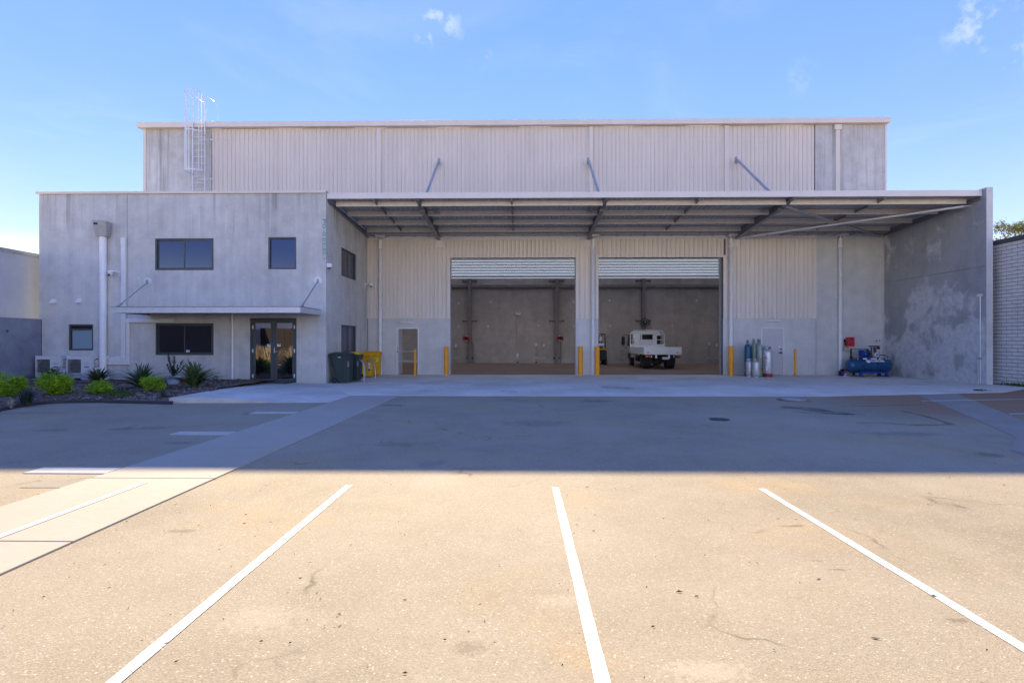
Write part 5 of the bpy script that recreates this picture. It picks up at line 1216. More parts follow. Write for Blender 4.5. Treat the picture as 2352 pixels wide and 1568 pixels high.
for sx in (-.5, .62):
    for sy in (-.24, .24):
        mb = MB(); mb.add([(x+sx-.05,y+sy-.04,.22),(x+sx+.05,y+sy-.04,.22),(x+sx+.05,y+sy+.04,.22),(x+sx-.05,y+sy+.04,.22),(x+sx-.04+.04*(1 if sx > 0 else -.2),y+sy-.05,.03),(x+sx+.07+.04*(1 if sx > 0 else -.2),y+sy-.05,.03),(x+sx+.07,y+sy+.05,.03),(x+sx-.02,y+sy+.05,.03)], [(0,1,2,3),(4,5,6,7),(0,1,5,4),(1,2,6,5),(2,3,7,6),(3,0,4,7)]); mb.build('leg', 'motor_blue', t)
    mb = MB(); mb.box(x+sx-.1, x+sx+.16, y-.36, y+.32, z, .032); mb.build('foot_plate', 'dark_steel', t)
mb = MB(); mb.box(x-.4, x+.46, y-.2, y+.2, tz+tr-.03, tz+tr+.06); mb.build('deck_plate', 'comp_blue', t, bev=.01)
for a, b in ((-.36,-.2), (-.02,.24), (.33,.42)): mb = MB(); mb.box(x+a, x+b, y-.206, y-.2005, tz+tr-.015, tz+tr+.045); mb.build('rating_plate', 'decal_white', t)
zm = tz+tr+.06
mb = MB(); mb.lathe([(.05,-.24),(.115,-.22),(.125,-.2),(.125,.05),(.13,.06),(.135,.2),(.12,.24),(.04,.25)], 26, (x-.2, y-.06, zm+.15), 'y', True); mo = mb.build('motor', 'motor_blue', t)
mb = MB(); mb.lathe([(.0,-.25),(.085,-.245),(.085,-.235)], 20, (x-.2, y-.06, zm+.15), 'y'); mb.build('fan_cover', 'black', mo)
mb = MB(); mb.box(x-.36, x-.2, y-.02, y+.14, zm+.25, zm+.34); mb.build('terminal_box', 'motor_blue', mo, bev=.01)
for k in range(9):
    a = R(30+k*32); mb = MB(); mb.bar((x-.2+.13*math.cos(a), y-.1, zm+.15+.13*math.sin(a)), (x-.2+.13*math.cos(a), y+.1, zm+.15+.13*math.sin(a)), .008, .02); mb.build('cooling_fin', 'motor_blue', mo)
mb = MB(); mb.box(x-.2-.1, x-.2+.1, y-.12, y+.12, zm-.01, zm+.05); mb.build('motor_base', 'motor_blue', t)
# belt guard: wire mesh cage
mb = MB(); g0, g1, gz0, gz1, gy = x-.62, x+.12, zm-.06, zm+.38, y+.2
for k in range(15): xx = g0+(g1-g0)*k/14; mb.bar((xx, gy, gz0), (xx, gy, gz1), .005, .005)
for k in range(10): zz2 = gz0+(gz1-gz0)*k/9; mb.bar((g0, gy, zz2), (g1, gy, zz2), .005, .005)
frame_ring(mb, g0-.01, g1+.01, gz0-.01, gz1+.012, .022, gy-.02, gy+.08); mb.build('belt_guard', 'black', t)
mb = MB(); mb.lathe([(.05,-.01),(.17,-.012),(.17,.012),(.05,.01)], 24, (x+.08, gy+.03, zm+.2), 'y'); mb.build('flywheel', 'comp_steel', t)
# pump: crankcase with cover, finned cylinder, head
mb = MB(); mb.box(x+.1, x+.4, y-.16, y+.14, zm, zm+.24); pu = mb.build('crankcase', 'comp_steel', t, bev=.03)
mb = MB(); mb.lathe([(.085,-.02),(.105,-.012),(.105,.0)], 22, (x+.27, y-.16, zm+.13), 'y'); mb.build('crank_cover', 'galv_light', pu)
mb = MB(); mb.lathe([(.03,-.03),(.035,-.02)], 14, (x+.27, y-.16, zm+.13), 'y'); mb.build('oil_sight', 'black', pu)
mb = MB(); z_ = zm+.24; pf = []
for k in range(9): pf += [(.095, k*.027), (.125, k*.027+.004), (.125, k*.027+.013), (.095, k*.027+.017)]
mb.lathe(pf, 22, (x+.22, y-.02, z_)); mb.build('finned_barrel', 'dark_steel', pu)
mb = MB(); mb.box(x+.08, x+.36, y-.13, y+.1, z_+.24, z_+.30); mb.build('pump_head', 'dark_steel', pu, bev=.01)
mb = MB(); mb.tube((x+.11, y-.12, z_-.04), (x+.11, y-.12, z_+.24), .028, 10); mb.build('copper_riser', 'comp_steel', pu)
mb = MB(); mb.lathe([(.05,0),(.06,.02),(.06,.1),(.05,.12)], 16, (x+.42, y-.04, z_+.13)); mb.tube((x+.36,y-.04,z_+.27), (x+.42,y-.04,z_+.24), .025, 8); mb.build('intake_filter', 'black', pu)
mb = MB(); mb.tube((x+.40,y-.04,z_+.28), (x+.50,y-.05,z_+.285), .022, 10); mb.build('orange_cap', 'orange', pu)
mb = MB(); mb.sweep([(x+.4,y-.1,zm+.11),(x+.55,y-.13,zm+.12),(x+.72,y-.13,zm+.08),(x+.79,y-.12,zm+.02),(x+.74,y-.1,zm-.03),(x+.6,y-.08,zm-.03)], .018, 10); mb.build('discharge_hose', 'black', t)
mb = MB(); mb.sweep([(x+.49,y-.02,tz+tr),(x+.49,y-.02,zm+.45)], .008, 8); mb.build('unloader_tube', 'galv_dull', t)
for sx in (-.52, .72): mb = MB(); mb.tube((x+sx, y-.1, tz+tr-.06), (x+sx, y-.1, tz+tr+.07), .016, 8); mb.build('safety_valve', 'galv_light', t)
mb = MB(); mb.lathe([(.0,-.06),(.055,-.05),(.055,.03),(.03,.05)], 14, (x-.82, y-.12, tz+tr+.06), 'x'); mb.tube((x-.8,y-.12,tz+tr+.06),(x-.4,y-.1,tz+tr+.05), .012, 8); mb.build('pressure_switch', 'black', t)
mb = MB(); mb.lathe([(.03,-.02),(.02,.0)], 10, (x-hl_-.19, y-.06, tz+.02), 'x'); mb.build('drain_plug', 'galv_light', t)
# maker's plate curved on the tank
def on_tank(xx, ang): return (x+xx, y-(tr+.003)*math.cos(ang), tz+(tr+.003)*math.sin(ang))
mb = MB(); n = 6
def tank_patch(outl):
    vs = [on_tank(a, b) for a, b in outl]; mb.add(vs, [tuple(range(len(vs)))])
for k in range(5):
    a0, a1 = R(36)+R(22)*k/5, R(36)+R(22)*(k+1)/5; s0, s1 = (1-k/5)*.04, (1-(k+1)/5)*.04
    tank_patch([(-.14, a0), (.53+s0, a0), (.53+s1, a1), (-.14, a1)])
mb.build('maker_label', 'decal_white', t)
mb = MB(); tank_patch([(-.15+.1*math.cos(R(q)), R(44)+R(17)*math.sin(R(q))) for q in range(0, 360, 20)]); o = mb.build('label_disc', 'decal_white', t); o.location += Vector((0,-.004,.004))
mt = text_mesh('pilot', .125, .001, 'LEFT', .15); mt.transform(Matrix.Translation((x-.05, y-(tr+.008)*math.cos(R(46)), tz+(tr+.008)*math.sin(R(46)))) @ Matrix.Rotation(R(90-46+0), 4, 'X')); mt.transform(Matrix.Translation(-t.location)); mt.materials.clear(); link('lettering', mt, 'decal_blue', t)
mt = text_mesh('air', .125, .001, 'LEFT', .15); mt.transform(Matrix.Translation((x+.26, y-(tr+.008)*math.cos(R(46)), tz+(tr+.008)*math.sin(R(46)))) @ Matrix.Rotation(R(90-46), 4, 'X')); mt.transform(Matrix.Translation(-t.location)); mt.materials.clear(); link('lettering', mt, 'black', t)
# red hose reel on the wall
c = P(1950.5, 784.5, YW-.15); t = T('hose_reel', 'red slotted hose reel box on the wall beside the compressor', 'hose reel', (c.x, YW-.1, c.z))
x0, x1, z0, z1 = c.x-.155, c.x+.155, c.z-.21, c.z+.21; y0 = YW-.30
mb = MB(); slots = [(x0+.06, x1-.05, z1-.09, z1-.055), (x0+.07, x1-.06, z0+.045, z0+.07)]+[(x0+.07+k*.047, x0+.07+k*.047+.02, c.z+.02, c.z+.10) for k in range(4)]+[(x0+.07+k*.047, x0+.07+k*.047+.02, c.z-.11, c.z-.025) for k in range(4)]
holes_wall(mb, x0, x1, z0, z1, slots, y0, y0+.04); mb.box(x0, x1, y0+.041, YW-.17, z0, z1); mb.build('front_cover', 'red_reel', t)
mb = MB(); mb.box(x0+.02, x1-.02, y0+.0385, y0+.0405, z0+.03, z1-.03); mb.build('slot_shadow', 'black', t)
mb = MB(); mb.box(x0-.03, x1-.08, YW-.169, YW-.035, z0+.06, z1-.09); mb.build('back_plate', 'black', t, bev=.02)
mb = MB(); mb.sweep([(x0-.02,YW-.12,c.z-.02),(x0-.05,YW-.1,c.z-.2),(x0-.06,YW-.1,c.z-.38),(x0+.03,YW-.1,c.z-.42),(x0+.14,YW-.12,c.z-.41),(x0+.2,YW-.15,c.z-.46),(x0+.22,YW-.3,c.z-.55)], .014, 8); mb.build('hose', 'hose_yellow', t)
# sockets
for px, lb in ((2010.3, 'grey power socket on the wall above the compressor, left of two'), (2017.8, 'grey power socket on the wall above the compressor, right of two')):
    c = P(px, 783.5, YW-.03); t = T('power_socket', lb, 'socket', (c.x, YW-.05, c.z), 'power sockets over the compressor')
    mb = MB(); mb.box(c.x-.05, c.x+.05, YW-.09, YW-.032, c.z-.07, c.z+.07); mb.build('box', 'galv_light', t, bev=.008)
    mb = MB(); mb.lathe([(.03,-.012),(.032,0)], 16, (c.x+.005, YW-.09, c.z+.025), 'y'); mb.build('outlet', 'black', t)
# buckets
gx, gy_ = PX(1934.5, 23.9), 23.95
t = T('black_container', 'black plastic oil container beside the rightmost white downpipe', 'container', (gx, gy_, .013))
mb = MB(); mb.box(gx-.09, gx+.11, gy_-.08, gy_+.1, .014, .24); mb.box(gx-.04, gx+.1, gy_-.05, gy_+.06, .24, .31); mb.build('body', 'black', t, bev=.02)
mb = MB(); mb.tube((gx+.06, gy_-.06, .36), (gx+.17, gy_-.09, .27), .03, 12); mb.build('pouring_tube', 'terracotta', t)
mb = MB(); mb.tube((gx+.17, gy_-.09, .27), (gx+.19, gy_-.095, .255), .034, 12); mb.build('tube_cap', 'orange', t)
gx, gy_ = PX(1939.8, 23.6), 23.65
t = T('grease_tub', 'small purple lidded tub with a printed label beside the compressor', 'tub', (gx, gy_, .013))
mb = MB(); mb.lathe([(.095, 0), (.105, .17), (.112, .17), (.112, .2), (0, .205)], 22, (gx, gy_, .014)); mb.build('tub', 'purple', t)
mb = MB(); mb.lathe([(.0975, .015), (.1065, .15)], 22, (gx, gy_, .014)); mb.build('label_band', 'decal_navy', t)
mb = MB(); mb.box(gx-.07, gx+.05, gy_-.112, gy_-.1, .025, .06); mb.box(gx-.03, gx+.05, gy_-.114, gy_-.1, .1, .14); mb.build('label_print', 'decal_white', t)
# ================================================================ TRUCK
tx, ty = 8.0, 29.5
tk = T('tray_truck', 'white tray-back truck seen from behind inside the right bay', 'truck', (tx, ty+1.5, .012))
def B(name, mat, *boxes, parent=tk, bev=0):
    mb = MB()
    for b in boxes: mb.box(tx+b[0], tx+b[1], ty+b[2], ty+b[3], b[4], b[5])
    return mb.build(name, mat, parent, bev=bev)
B('tray_floor', 'truck_worn', (-1.06,1.06,.02,3.5,.84,.91), bev=.01)
B('rear_rail', 'truck_white', (-1.07,1.07,-.03,.018,.83,.925), bev=.008)
tg = B('tailgate', 'truck_white', (-1.06,1.06,-.03,.0,.93,1.26), bev=.008)
B('gate_rib', 'truck_white', (-1.06,1.06,-.05,-.031,1.205,1.262), parent=tg, bev=.008); B('gate_rib', 'truck_white', (-1.05,1.05,-.042,-.031,1.06,1.09), parent=tg); B('gate_rib', 'truck_white', (-1.05,1.05,-.042,-.031,.95,.98), parent=tg)
for s in (-1, 1):
    B('side_board', 'truck_worn', (s*1.03,s*1.06,.03,3.45,.93,1.24), bev=.008)
    B('corner_latch', 'galv_dull', (s*.83-.04,s*.83+.04,-.06,-.031,.90,.99))
for xx in (-1.0, .12, .98): B('reflector', 'reflector', (xx-.055,xx+.055,-.036,-.0305,.86,.905))
for yy in (.2, 1.7, 3.2): B('reflector', 'reflector', (-1.076,-1.071,yy-.05,yy+.05,.85,.9))
B('side_rail', 'truck_cream', (-1.07,-1.062,.02,3.5,.84,.915)); B('side_rail', 'truck_cream', (1.062,1.07,.02,3.5,.84,.915))
hy = ty+3.52
mb = MB()
ol = [(-1.06,.9),(-1.06,2.05),(-.85,2.27),(.85,2.27),(1.06,2.05),(1.06,.9)]
for a, b in zip(ol, ol[1:]): mb.bar((tx+a[0],hy,a[1]), (tx+b[0],hy,b[1]), .055, .055, up=(0,1,0))
for xx in (-.37,.37): mb.bar((tx+xx,hy,1.35), (tx+xx,hy,2.25), .05, .05, up=(0,1,0))
for zz3 in (2.04, 1.68): mb.bar((tx-1.05,hy,zz3), (tx+1.05,hy,zz3), .035, .035)
mb.build('headboard_frame', 'truck_worn', tk)
B('headboard_plate', 'truck_worn', (-1.04,1.04,3.5,3.53,.92,1.40))
# cab: lofted shell
def sec(y, hw0, hw1, z0, z1, r=.13):
    pts = [(-hw0, z0)]
    for cx_, cz, a0 in ((-hw1+r, z1-r, 180), (hw1-r, z1-r, 90)):
        for k in range(5): a = R(a0-22.5*k); pts.append((cx_+r*math.cos(a), cz+r*math.sin(a)))
    pts.append((hw0, z0)); return [(tx+a, ty+y, b) for a, b in pts]
secs = [sec(3.66,.9,.83,.62,2.19), sec(3.70,.92,.85,.58,2.21), sec(4.6,.93,.86,.56,2.22), sec(5.0,.93,.84,.56,2.17), sec(5.15,.93,.80,.56,2.05), sec(5.42,.92,.84,.56,1.45,.1), sec(5.48,.90,.84,.56,1.2,.08), sec(5.48,.9,.86,.56,.75,.05)]
mb = MB(); m = len(secs[0])
mb.add([p for s in secs for p in s], [(i*m+k, i*m+(k+1) % m, (i+1)*m+(k+1) % m, (i+1)*m+k) for i in range(len(secs)-1) for k in range(m)], True); mb.add(secs[0], [tuple(range(m))]); mb.add(secs[-1], [tuple(range(m))])
cab = mb.build('cab', 'truck_white', tk)
B('roof_rim', 'truck_cream', (-.80,.80,3.64,3.68,2.10,2.18), parent=cab, bev=.03)
B('rear_window', 'glass_dark', (-.4,.36,3.635,3.652,1.70,2.02), parent=cab, bev=.006); B('quarter_window', 'glass_dark', (.63,.84,3.635,3.652,1.40,1.95), parent=cab); B('quarter_window', 'glass_dark', (-.88,-.80,3.635,3.652,1.42,1.76), parent=cab)
for k in range(6): B('pressed_rib', 'truck_white', (-.7+k*.12,-.68+k*.12,3.64,3.655,1.42,2.04), parent=cab)
for s in (-1, 1):
    mb = MB(); mb.add([(tx+s*.905,ty+3.85,1.35),(tx+s*.925,ty+5.2,1.25),(tx+s*.87,ty+5.05,2.0),(tx+s*.872,ty+3.9,2.05)], [(0,1,2,3)]); o = mb.build('side_window', 'glass_dark', cab); sm = o.modifiers.new('solid', 'SOLIDIFY'); sm.thickness = .03; sm.offset = 0
    mb = MB(); mb.sweep([(tx+s*.88,ty+5.1,2.0),(tx+s*1.14,ty+5.15,2.02),(tx+s*1.2,ty+5.15,1.9)], .014, 8); mb.sweep([(tx+s*.93,ty+5.1,1.12),(tx+s*1.15,ty+5.15,1.22),(tx+s*1.2,ty+5.15,1.35)], .014, 8)
    mi = mb.build('mirror_arm', 'black', cab)
    mb = MB(); mb.box(tx+s*1.2-.11, tx+s*1.2+.11, ty+5.1, ty+5.19, 1.34, 1.9); mb.build('mirror', 'black', cab, bev=.04)
    B('wheel_arch', 'truck_chassis', (s*.66,s*.935,4.15,5.0,.45,.84), parent=cab, bev=.05)
B('windscreen', 'glass_dark', (-.78,.78,5.22,5.28,1.5,1.98), parent=cab)
# chassis
for s in (-1, 1): B('chassis_rail', 'truck_chassis', (s*.34,s*.44,.15,5.2,.60,.80))
B('bumper_bar', 'truck_chassis', (-.98,.98,.02,.10,.64,.70)); 
for s in (-1, 1):
    la = B('tail_lamp', 'black', (s*.58,s*.99,-.02,.05,.665,.795), bev=.01)
    B('red_lens', 'tail_red', (s*.66,s*.83,-.03,-.0205,.685,.775), parent=la); B('amber_lens', 'tail_amber', (s*.84,s*.94,-.03,-.0205,.685,.775), parent=la); B('white_lens', 'decal_white', (s*.6,s*.65,-.03,-.0205,.685,.775), parent=la)
    B('bumper_drop', 'truck_white', (s*.36-.055,s*.36+.055,-.02,.02,.62,.83), bev=.02)
    B('mudflap', 'rubber', (s*.40,s*.90,.62,.64,.30,.72)); B('mudguard', 'truck_chassis', (s*.38,s*.92,.64,1.6,.76,.79))
    B('fuel_tank', 'truck_chassis', (s*.55,s*.9,2.0,2.9,.38,.72), bev=.05)
pl = B('number_plate', 'decal_white', (-.02,.36,-.012,-.0,.565,.70)); 
text('1EDV 958', .085, 'decal_blue', pl, (tx+.17, ty-.0125, .632), ext=.001)
mb = MB(); mb.lathe([(.05,-.8),(.06,-.3),(.19,-.14),(.21,0),(.19,.14),(.06,.3),(.05,.8)], 18, (tx, ty+1.1, .40), 'x'); mb.build('rear_axle', 'truck_chassis', tk)
mb = MB(); mb.tube((tx,ty+1.25,.42), (tx,ty+4.2,.55), .05, 10); mb.build('drive_shaft', 'truck_chassis', tk)
def wheel(xc, yc, r, wd, name='wheel', s=1):
    mb = MB(); mb.lathe([(r*.58,-wd/2),(r*.92,-wd/2),(r,-wd/2+.025),(r,wd/2-.025),(r*.92,wd/2),(r*.58,wd/2)], 28, (tx+xc, ty+yc, r+.012), 'x'); wo_ = mb.build(name, 'rubber', tk)
    mb = MB(); mb.lathe([(r*.6,-wd/2+.01),(r*.5,-wd*.2),(r*.2,-wd*.25),(r*.2,wd*.25),(r*.5,wd*.2),(r*.6,wd/2-.01)], 20, (tx+xc, ty+yc, r+.012), 'x'); mb.build('rim', 'rim', wo_)
for s in (-1, 1):
    wheel(s*.80, 1.1, .37, .22); wheel(s*.56, 1.1, .37, .22); wheel(s*.76, 4.58, .36, .2)
# ================================================================ FORKLIFT
fx, fy = PX(1374, 35.5)-.02, 35.4
fk = T('forklift', 'yellow forklift mostly hidden behind the pier in the right bay', 'forklift', (fx, fy, .012))
mb = MB(); mb.box(fx-.5, fx+.44, fy-.4, fy+1.1, .3, .8); mb.build('body', 'fork_yellow', fk, bev=.04)
mb = MB(); mb.prism([(fy-.75,.35),(fy-.4,.3),(fy-.4,1.0),(fy-.6,1.0),(fy-.75,.85)], 'x', fx-.52, fx+.46); mb.build('counterweight', 'truck_chassis', fk, bev=.04)
mb = MB(); mb.box(fx-.5, fx+.45, fy-.74, fy-.35, 1.005, 1.12); mb.build('bonnet', 'fork_yellow', fk, bev=.03)
mb = MB(); mb.box(fx-.25, fx+.25, fy-.2, fy+.3, .85, 1.0); mb.box(fx-.25, fx+.25, fy-.3, fy-.18, .95, 1.45); mb.build('seat', 'black', fk, bev=.04)
mb = MB()
for s in (-.45, .40):
    mb.sweep([(fx+s,fy-.5,1.1),(fx+s,fy-.35,2.0),(fx+s,fy-.3,2.08),(fx+s,fy+.9,2.08),(fx+s,fy+1.1,.9)], .032, 8)
for k in range(7): mb.bar((fx-.45,fy-.3+k*.19,2.09), (fx+.40,fy-.3+k*.19,2.09), .04, .03)
mb.build('overhead_guard', 'black', fk)
mb = MB(); mb.lathe([(.12,0),(.13,.05),(.13,.55),(.12,.6)], 18, (fx-.3, fy-.6, 1.33), 'x'); mb.build('gas_tank', 'silver_cyl', fk)
mb = MB(); mb.box(fx+.02, fx+.2, fy-.42, fy-.38, 1.62, 1.9); mb.build('work_light', 'decal_white', fk, bev=.03)
mb = MB()
for s in (-.3, .25): mb.box(fx+s-.05, fx+s+.05, fy+1.15, fy+1.3, .05, 2.0)
for z in (.4, 1.2, 1.95): mb.box(fx-.35, fx+.3, fy+1.16, fy+1.24, z-.05, z+.05)
mb.build('mast', 'dark_steel', fk)
for s in (-.25, .2): mb = MB(); mb.box(fx+s-.05, fx+s+.05, fy+1.31, fy+2.3, .06, .1); mb.box(fx+s-.05, fx+s+.05, fy+1.31, fy+1.36, .1, .7); mb.build('fork', 'dark_steel', fk)
for s, yy, r in ((-.47,-.45,.25), (.42,-.45,.25), (-.5,.85,.3), (.45,.85,.3)):
    mb = MB(); mb.lathe([(r*.5,-.09),(r,-.08),(r,.08),(r*.5,.09)], 20, (fx+s, fy+yy, r+.012), 'x'); mb.build('wheel', 'rubber', fk)
# ================================================================ THINGS ON THE BACK WALL
for px, py, lb in ((1071,777,'red hose reel on the back wall at the left steel column'), (1286,776.5,'red hose reel on the back wall at the right steel column')):
    c = P(px, py, YB-.5); t = T('retractable_reel', lb, 'hose reel', (c.x, YB-.5, c.z), 'red hose reels on the back wall')
    mb = MB(); mb.lathe([(.1,-.16),(.2,-.15),(.24,-.12),(.24,.1),(.2,.12)], 26, (c.x, YB-.42, c.z), 'y'); mb.build('drum', 'red', t)
    mb = MB(); mb.lathe([(.0,-.166),(.13,-.165),(.14,-.155)], 24, (c.x+.01, YB-.42, c.z), 'y'); mb.build('hub', 'black', t)
    mb = MB()
    for a0 in (50, 230):
        for k in range(6):
            a, b = R(a0+k*13), R(a0+(k+1)*13); mb.add([(c.x+.01+r*math.cos(q), YB-.583, c.z+r*math.sin(q)) for r, q in ((.155,a),(.2,a),(.2,b),(.155,b))], [(0,1,2,3)])
    mb.build('white_print', 'decal_white', t)
    sg = 1 if px < 1100 else .25
    mb = MB(); mb.sweep([(c.x,YB-.4,c.z-.24),(c.x+.12*sg,YB-.3,c.z-.3),(c.x+.42*sg,YB-.1,c.z-.32),(c.x+.44*sg,YB-.06,c.z-.4),(c.x+.44*sg,YB-.06,.03)], .018, 8); mb.build('supply_pipe', 'black', t)
c = P(1481.5, 741, YB-.4); t = T('wall_clock', 'round black wall clock on the steel column above the truck', 'clock', (c.x, YB-.38, c.z))
mb = MB(); mb.lathe([(0,-.03),(.27,-.03),(.3,-.045),(.31,-.03),(.31,0)], 32, (c.x, YB-.365, c.z), 'y'); cl = mb.build('face', 'black', t)
mb = MB()
for k in range(12):
    a = R(30*k); mb.box(c.x+.235*math.cos(a)-.018, c.x+.235*math.cos(a)+.018, YB-.401, YB-.398, c.z+.235*math.sin(a)-.024, c.z+.235*math.sin(a)+.024)
mb.build('hour_mark', 'galv_light', cl)
mb = MB(); mb.bar((c.x,YB-.402,c.z), (c.x+.01,YB-.402,c.z+.2), .014, .002, up=(0,1,0)); mb.bar((c.x,YB-.404,c.z), (c.x+.05,YB-.404,c.z+.13), .02, .002, up=(0,1,0)); mb.build('hands', 'galv_light', cl)
c = P(1190, 721, YB-.05); t = T('emergency_light', 'small white twin-head emergency light high on the back wall', 'light', (c.x, YB-.06, c.z))
mb = MB(); mb.box(c.x-.2, c.x+.2, YB-.1, YB-.003, c.z-.08, c.z+.06); mb.build('box', 'white_plastic', t, bev=.01)
for s in (-1, 1): mb = MB(); mb.lathe([(.03,0),(.06,-.06),(.05,-.07)], 14, (c.x+s*.13, YB-.06, c.z+.1), 'y'); mb.tube((c.x+s*.13,YB-.06,c.z+.05),(c.x+s*.13,YB-.06,c.z+.1), .012, 8); mb.build('lamp_head', 'white_plastic', t)
mb = MB(); xx = c.x-.13; mb.tube((xx,YB-.02,c.z-.08),(xx,YB-.02,1.0), .012, 8); mb.build('conduit', 'galv_dull', t)
for z in (1.95, 2.9): mb = MB(); mb.box(xx-.02, xx+.05, YB-.03, YB-.003, z-.025, z+.025); mb.build('conduit_clip', 'galv_light', t)
def outlet(px, ytop, lb, red, w_=.1, two=False):
    c = P(px, ytop, YB-.03); t = T('wall_outlet', lb, 'outlet', (c.x, YB-.03, .012), 'power outlets on the back wall')
    mb = MB(); mb.box(c.x-w_, c.x+w_, YB-.08, YB-.003, c.z-w_*1.4, c.z+w_*1.2); mb.build('box', 'galv_light', t, bev=.01)
    mb = MB()
    for dx in ((-.05, .05) if two else (0,)): mb.tube((c.x+dx,YB-.03,.1 if red else .02),(c.x+dx,YB-.03,c.z-w_), .02, 8)
    mb.build('conduit', 'galv_dull', t)
    mb = MB(); mb.box(c.x-.12, c.x+.12, YB-.05, YB-.003, .38, .42); mb.build('saddle', 'galv_light', t)
    if red: mb = MB(); mb.tube((c.x,YB-.03,.013),(c.x,YB-.03,.13), .06, 12); mb.build('red_sleeve', 'red', t)
outlet(1188.6, 815, 'power outlet on a double pipe, lowest at the middle of the back wall', True, .09, True)
outlet(1231.5, 791, 'tall switched outlet with a red sleeve on the back wall', True, .075)
outlet(1249, 793, 'slim outlet just right of the red-sleeved one on the back wall', False, .07)
outlet(1047.3, 793.5, 'power outlet far left on the back wall of the first bay', False, .09)
outlet(1428.5, 800, 'power outlet on the back wall left of the truck', False, .07)
outlet(1628.5, 789, 'power outlet on the back wall right of the truck, left of two', False, .08)
outlet(1646, 792, 'power outlet on the back wall right of the truck, right of two', False, .08)
outlet(921, 796, 'power outlet seen through the open personnel door', False, .09)
# ================================================================ TREE, DRAIN, MANHOLE
c = P(2345, 500, 36); t = T('gum_tree', 'sunlit tree crown rising behind the brick wall', 'tree', (c.x, 36, 0))
rnd = random.Random(21); mb = MB(); tipz = c.z; tips = []
base = Vector((c.x+.6, 36, 0)); tp = Vector((c.x+.3, 36, 6.2)); mb.sweep([base, base.lerp(tp,.5)+Vector((.15,0,0)), tp], .22, 10, r1=.13)
for k in range(16):
    a = rnd.uniform(0, 6.28); rr = rnd.uniform(.6, 2.9); e = Vector((c.x+.3+rr*math.cos(a), 36+rr*math.sin(a), rnd.uniform(7.2, tipz-.2)-.25*rr)); mid = tp.lerp(e,.5)+Vector((0,0,.35)); mb.sweep([tp-Vector((0,0,rnd.uniform(0,1.))), mid, e], .07, 7, r1=.015); tips += [e, mid]
mb.build('trunk', 'trunk', t)
mb = MB()
for e in tips:
    for q in range(3):
        cc_ = e+Vector((rnd.gauss(0,.35), rnd.gauss(0,.35), rnd.gauss(0,.22)))
        for k in range(85):
            p = cc_+Vector((rnd.gauss(0,.24), rnd.gauss(0,.24), rnd.gauss(0,.15))); u = Vector((rnd.uniform(-1,1), rnd.uniform(-1,1), rnd.uniform(-1,.3))).normalized(); v = u.cross(Vector((rnd.uniform(-1,1),rnd.uniform(-1,1),1))).normalized(); s = .17
            mb.add([p, p+u*s*.5+v*s*.22, p+u*s, p+u*s*.5-v*s*.22], [(0,1,2,3)])
mb.build('crown', 'leaf_tree', t)
g = G(1824, 919); t = T('drain_grate', 'round slotted drain grate in the asphalt by the apron edge', 'drain', (g.x, g.y, .004))
mb = MB(); mb.lathe([(.40, .0), (.42, .006), (.0, .008)], 36, (g.x, g.y, .002)); mb.build('frame', 'asphalt_strip', t)
mb = MB(); mb.lathe([(.32, 0), (.32, .006)], 32, (g.x, g.y, .010)); mb.build('cover', 'cast_iron', t)
for k in range(4):
    r = .07+k*.065; mb = MB(); mb.lathe([(r, .0), (r, .01), (r+.035, .01), (r+.035, 0)], 32, (g.x, g.y, .0165)); mb.build('ring_bar', 'galv_dull', t)
g = G(1652, 963); t = T('manhole_cover', 'small round manhole cover in the shaded asphalt', 'manhole cover', (g.x, g.y, .003))
mb = MB(); mb.lathe([(.20, .0), (.20, .006)], 28, (g.x, g.y, .001)); mb.build('ring', 'cast_iron', t)
mb = MB(); mb.lathe([(.165, 0), (.165, .01)], 28, (g.x, g.y, .001)); mb.build('lid', 'cast_iron', t)
# weeds at the brick wall foot
t = T('weed_clump', 'small weeds at the foot of the brick wall', 'weed', (17.2, 18.6, 0)); rnd = random.Random(9); mb = MB()
for k in range(260):
    p = Vector((17.25+rnd.uniform(-.12,.05), rnd.uniform(17.2, 18.9), rnd.uniform(0,.08))); u = Vector((rnd.uniform(-1,.2), rnd.uniform(-1,1), rnd.uniform(.2,1.2))).normalized()*.07; v = u.cross(Vector((1,.2,.3))).normalized()*.018
    mb.add([p, p+u*.5+v, p+u, p+u*.5-v], [(0,1,2,3)])
mb.build('foliage', 'leaf_cover', t)
g = G(2252, 898); mb = MB()
for k in range(60):
    p = Vector((g.x+rnd.gauss(0,.1), g.y+rnd.gauss(0,.06), rnd.uniform(0,.03))); u = Vector((rnd.uniform(-1,1), rnd.uniform(-1,1), rnd.uniform(.2,1.))).normalized()*.06; v = u.cross(Vector((1,.2,.3))).normalized()*.015
    mb.add([p, p+u*.5+v, p+u, p+u*.5-v], [(0,1,2,3)])
tag(mb.build('weed_clump', 'leaf_cover', loc=(g.x, g.y, .01)), 'tiny weed growing in the joint at the apron edge', 'weed')
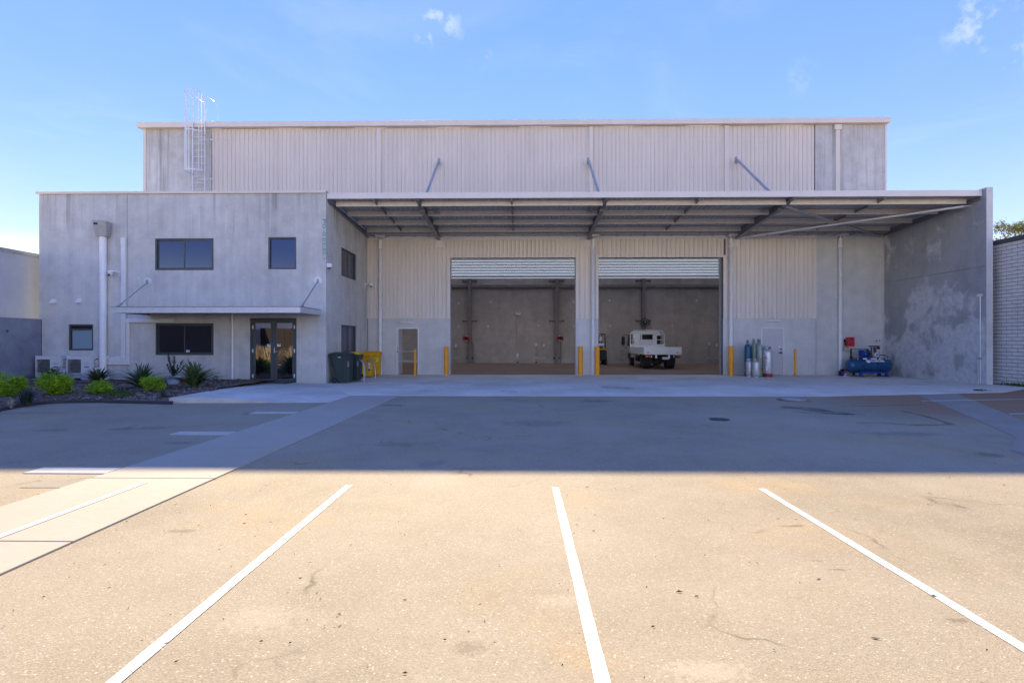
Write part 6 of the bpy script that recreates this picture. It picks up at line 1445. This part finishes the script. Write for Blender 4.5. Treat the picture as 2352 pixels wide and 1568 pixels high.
# litter on the sunlit asphalt
rnd = random.Random(33); mb = MB()
def bit(p, l, w_, a):
    u = Vector((math.cos(a), math.sin(a), 0))*l/2; v = Vector((-math.sin(a), math.cos(a), 0))*w_/2; h = Vector((0,0,rnd.uniform(.003,.012)))
    mb.add([p-u+Vector((0,0,.004)), p+v+h, p+u+Vector((0,0,.006)), p-v+h*.5], [(0,1,2,3)])
for px, py, l in ((684,1213,.05),(1348,1118,.05),(561,1203,.03),(930,1377,.03),(1364,1220,.035),(1560,1360,.05),(1100,1600,.04),(565,1182,.03),(2010,1466,.05),(690,1327,.03),(600,1474,.025),(930,1547,.03),(1600,1370,.04),(1880,1330,.04),(2145,1370,.04),(780,1410,.03),(1500,1440,.03)):
    bit(G(px, py), l, l*.35, rnd.uniform(-.6,.6))
for k in range(520):
    bit(Vector((rnd.uniform(-6,8), rnd.uniform(2.2,7.5)**1., 0)), rnd.uniform(.008,.03), rnd.uniform(.003,.008), rnd.uniform(0,3.14))
o = mb.build('leaf_litter', 'stem', kind='stuff'); tag(o, 'scattered dry leaf bits and twigs on the sunlit asphalt', 'litter')
# ================================================================ ACROSS THE YARD (seen mirrored in the entrance glass)
fe = T('timber_fence', 'dark timber paling fence across the yard, mirrored in the entrance doors', 'fence', (-14, 3, 0))
me = None
for k in range(17):
    x = -17.6+k*.42; 
    if me is None:
        mb = MB(); mb.box(-.2, .2, 3.0, 3.03, 0, 2.5); o = mb.build('paling', 'timber_dark'); me = o.data; o.parent = fe; o.location = Vector((x,0,0))-fe.location
    else: o = link('paling', me, None, fe, Vector((x, 0, rnd.uniform(-.05,.05)))-fe.location)
for z in (.4, 2.1): mb = MB(); mb.box(-17.8, -10.7, 2.9, 2.99, z-.05, z+.05); mb.build('rail', 'timber_dark', fe)
for i, (x, y, h) in enumerate(((-15.4,6.6,1.6), (-14.3,5.9,1.5), (-13.3,6.4,1.65), (-16.6,6.0,1.6))):
    t = T('dry_shrub', ('dry straw-coloured shrub across the yard in front of the timber fence, '+('second from the left', 'third from the left', 'rightmost', 'leftmost')[i]), 'shrub', (x, y, 0), 'dry shrubs across the yard'); mb = MB()
    for k in range(330):
        a = rnd.uniform(0, 6.28); rr = rnd.uniform(.1, .95); e = Vector((x+rr*math.cos(a), y+rr*math.sin(a)*.8, h*rnd.uniform(.35,1.)*(1-.2*rr))); b = Vector((x+rr*.25*math.cos(a), y+rr*.25*math.sin(a), 0)); s = Vector((-math.sin(a), math.cos(a), 0))*.022; md = b.lerp(e,.6)+Vector((0,0,.1))
        mb.add([b-s, b+s, md+s, md-s, e], [(0,1,2,3), (3,2,4)])
    mb.build('twigs', 'leaf_dry', t)
t = T('leaning_pole', 'pale timber power pole leaning beyond the fence across the yard', 'pole', (-15.3, 1.5, 0)); mb = MB(); mb.sweep([(-15.6,1.5,0), (-14.6,1.5,7)], .16, 10, r1=.11); mb.build('post', 'pole_timber', t)
mb = MB(); mb.bar((-15.7,1.6,6.5), (-13.6,1.6,6.7), .1, .12); mb.build('crossarm', 'pole_timber', t)
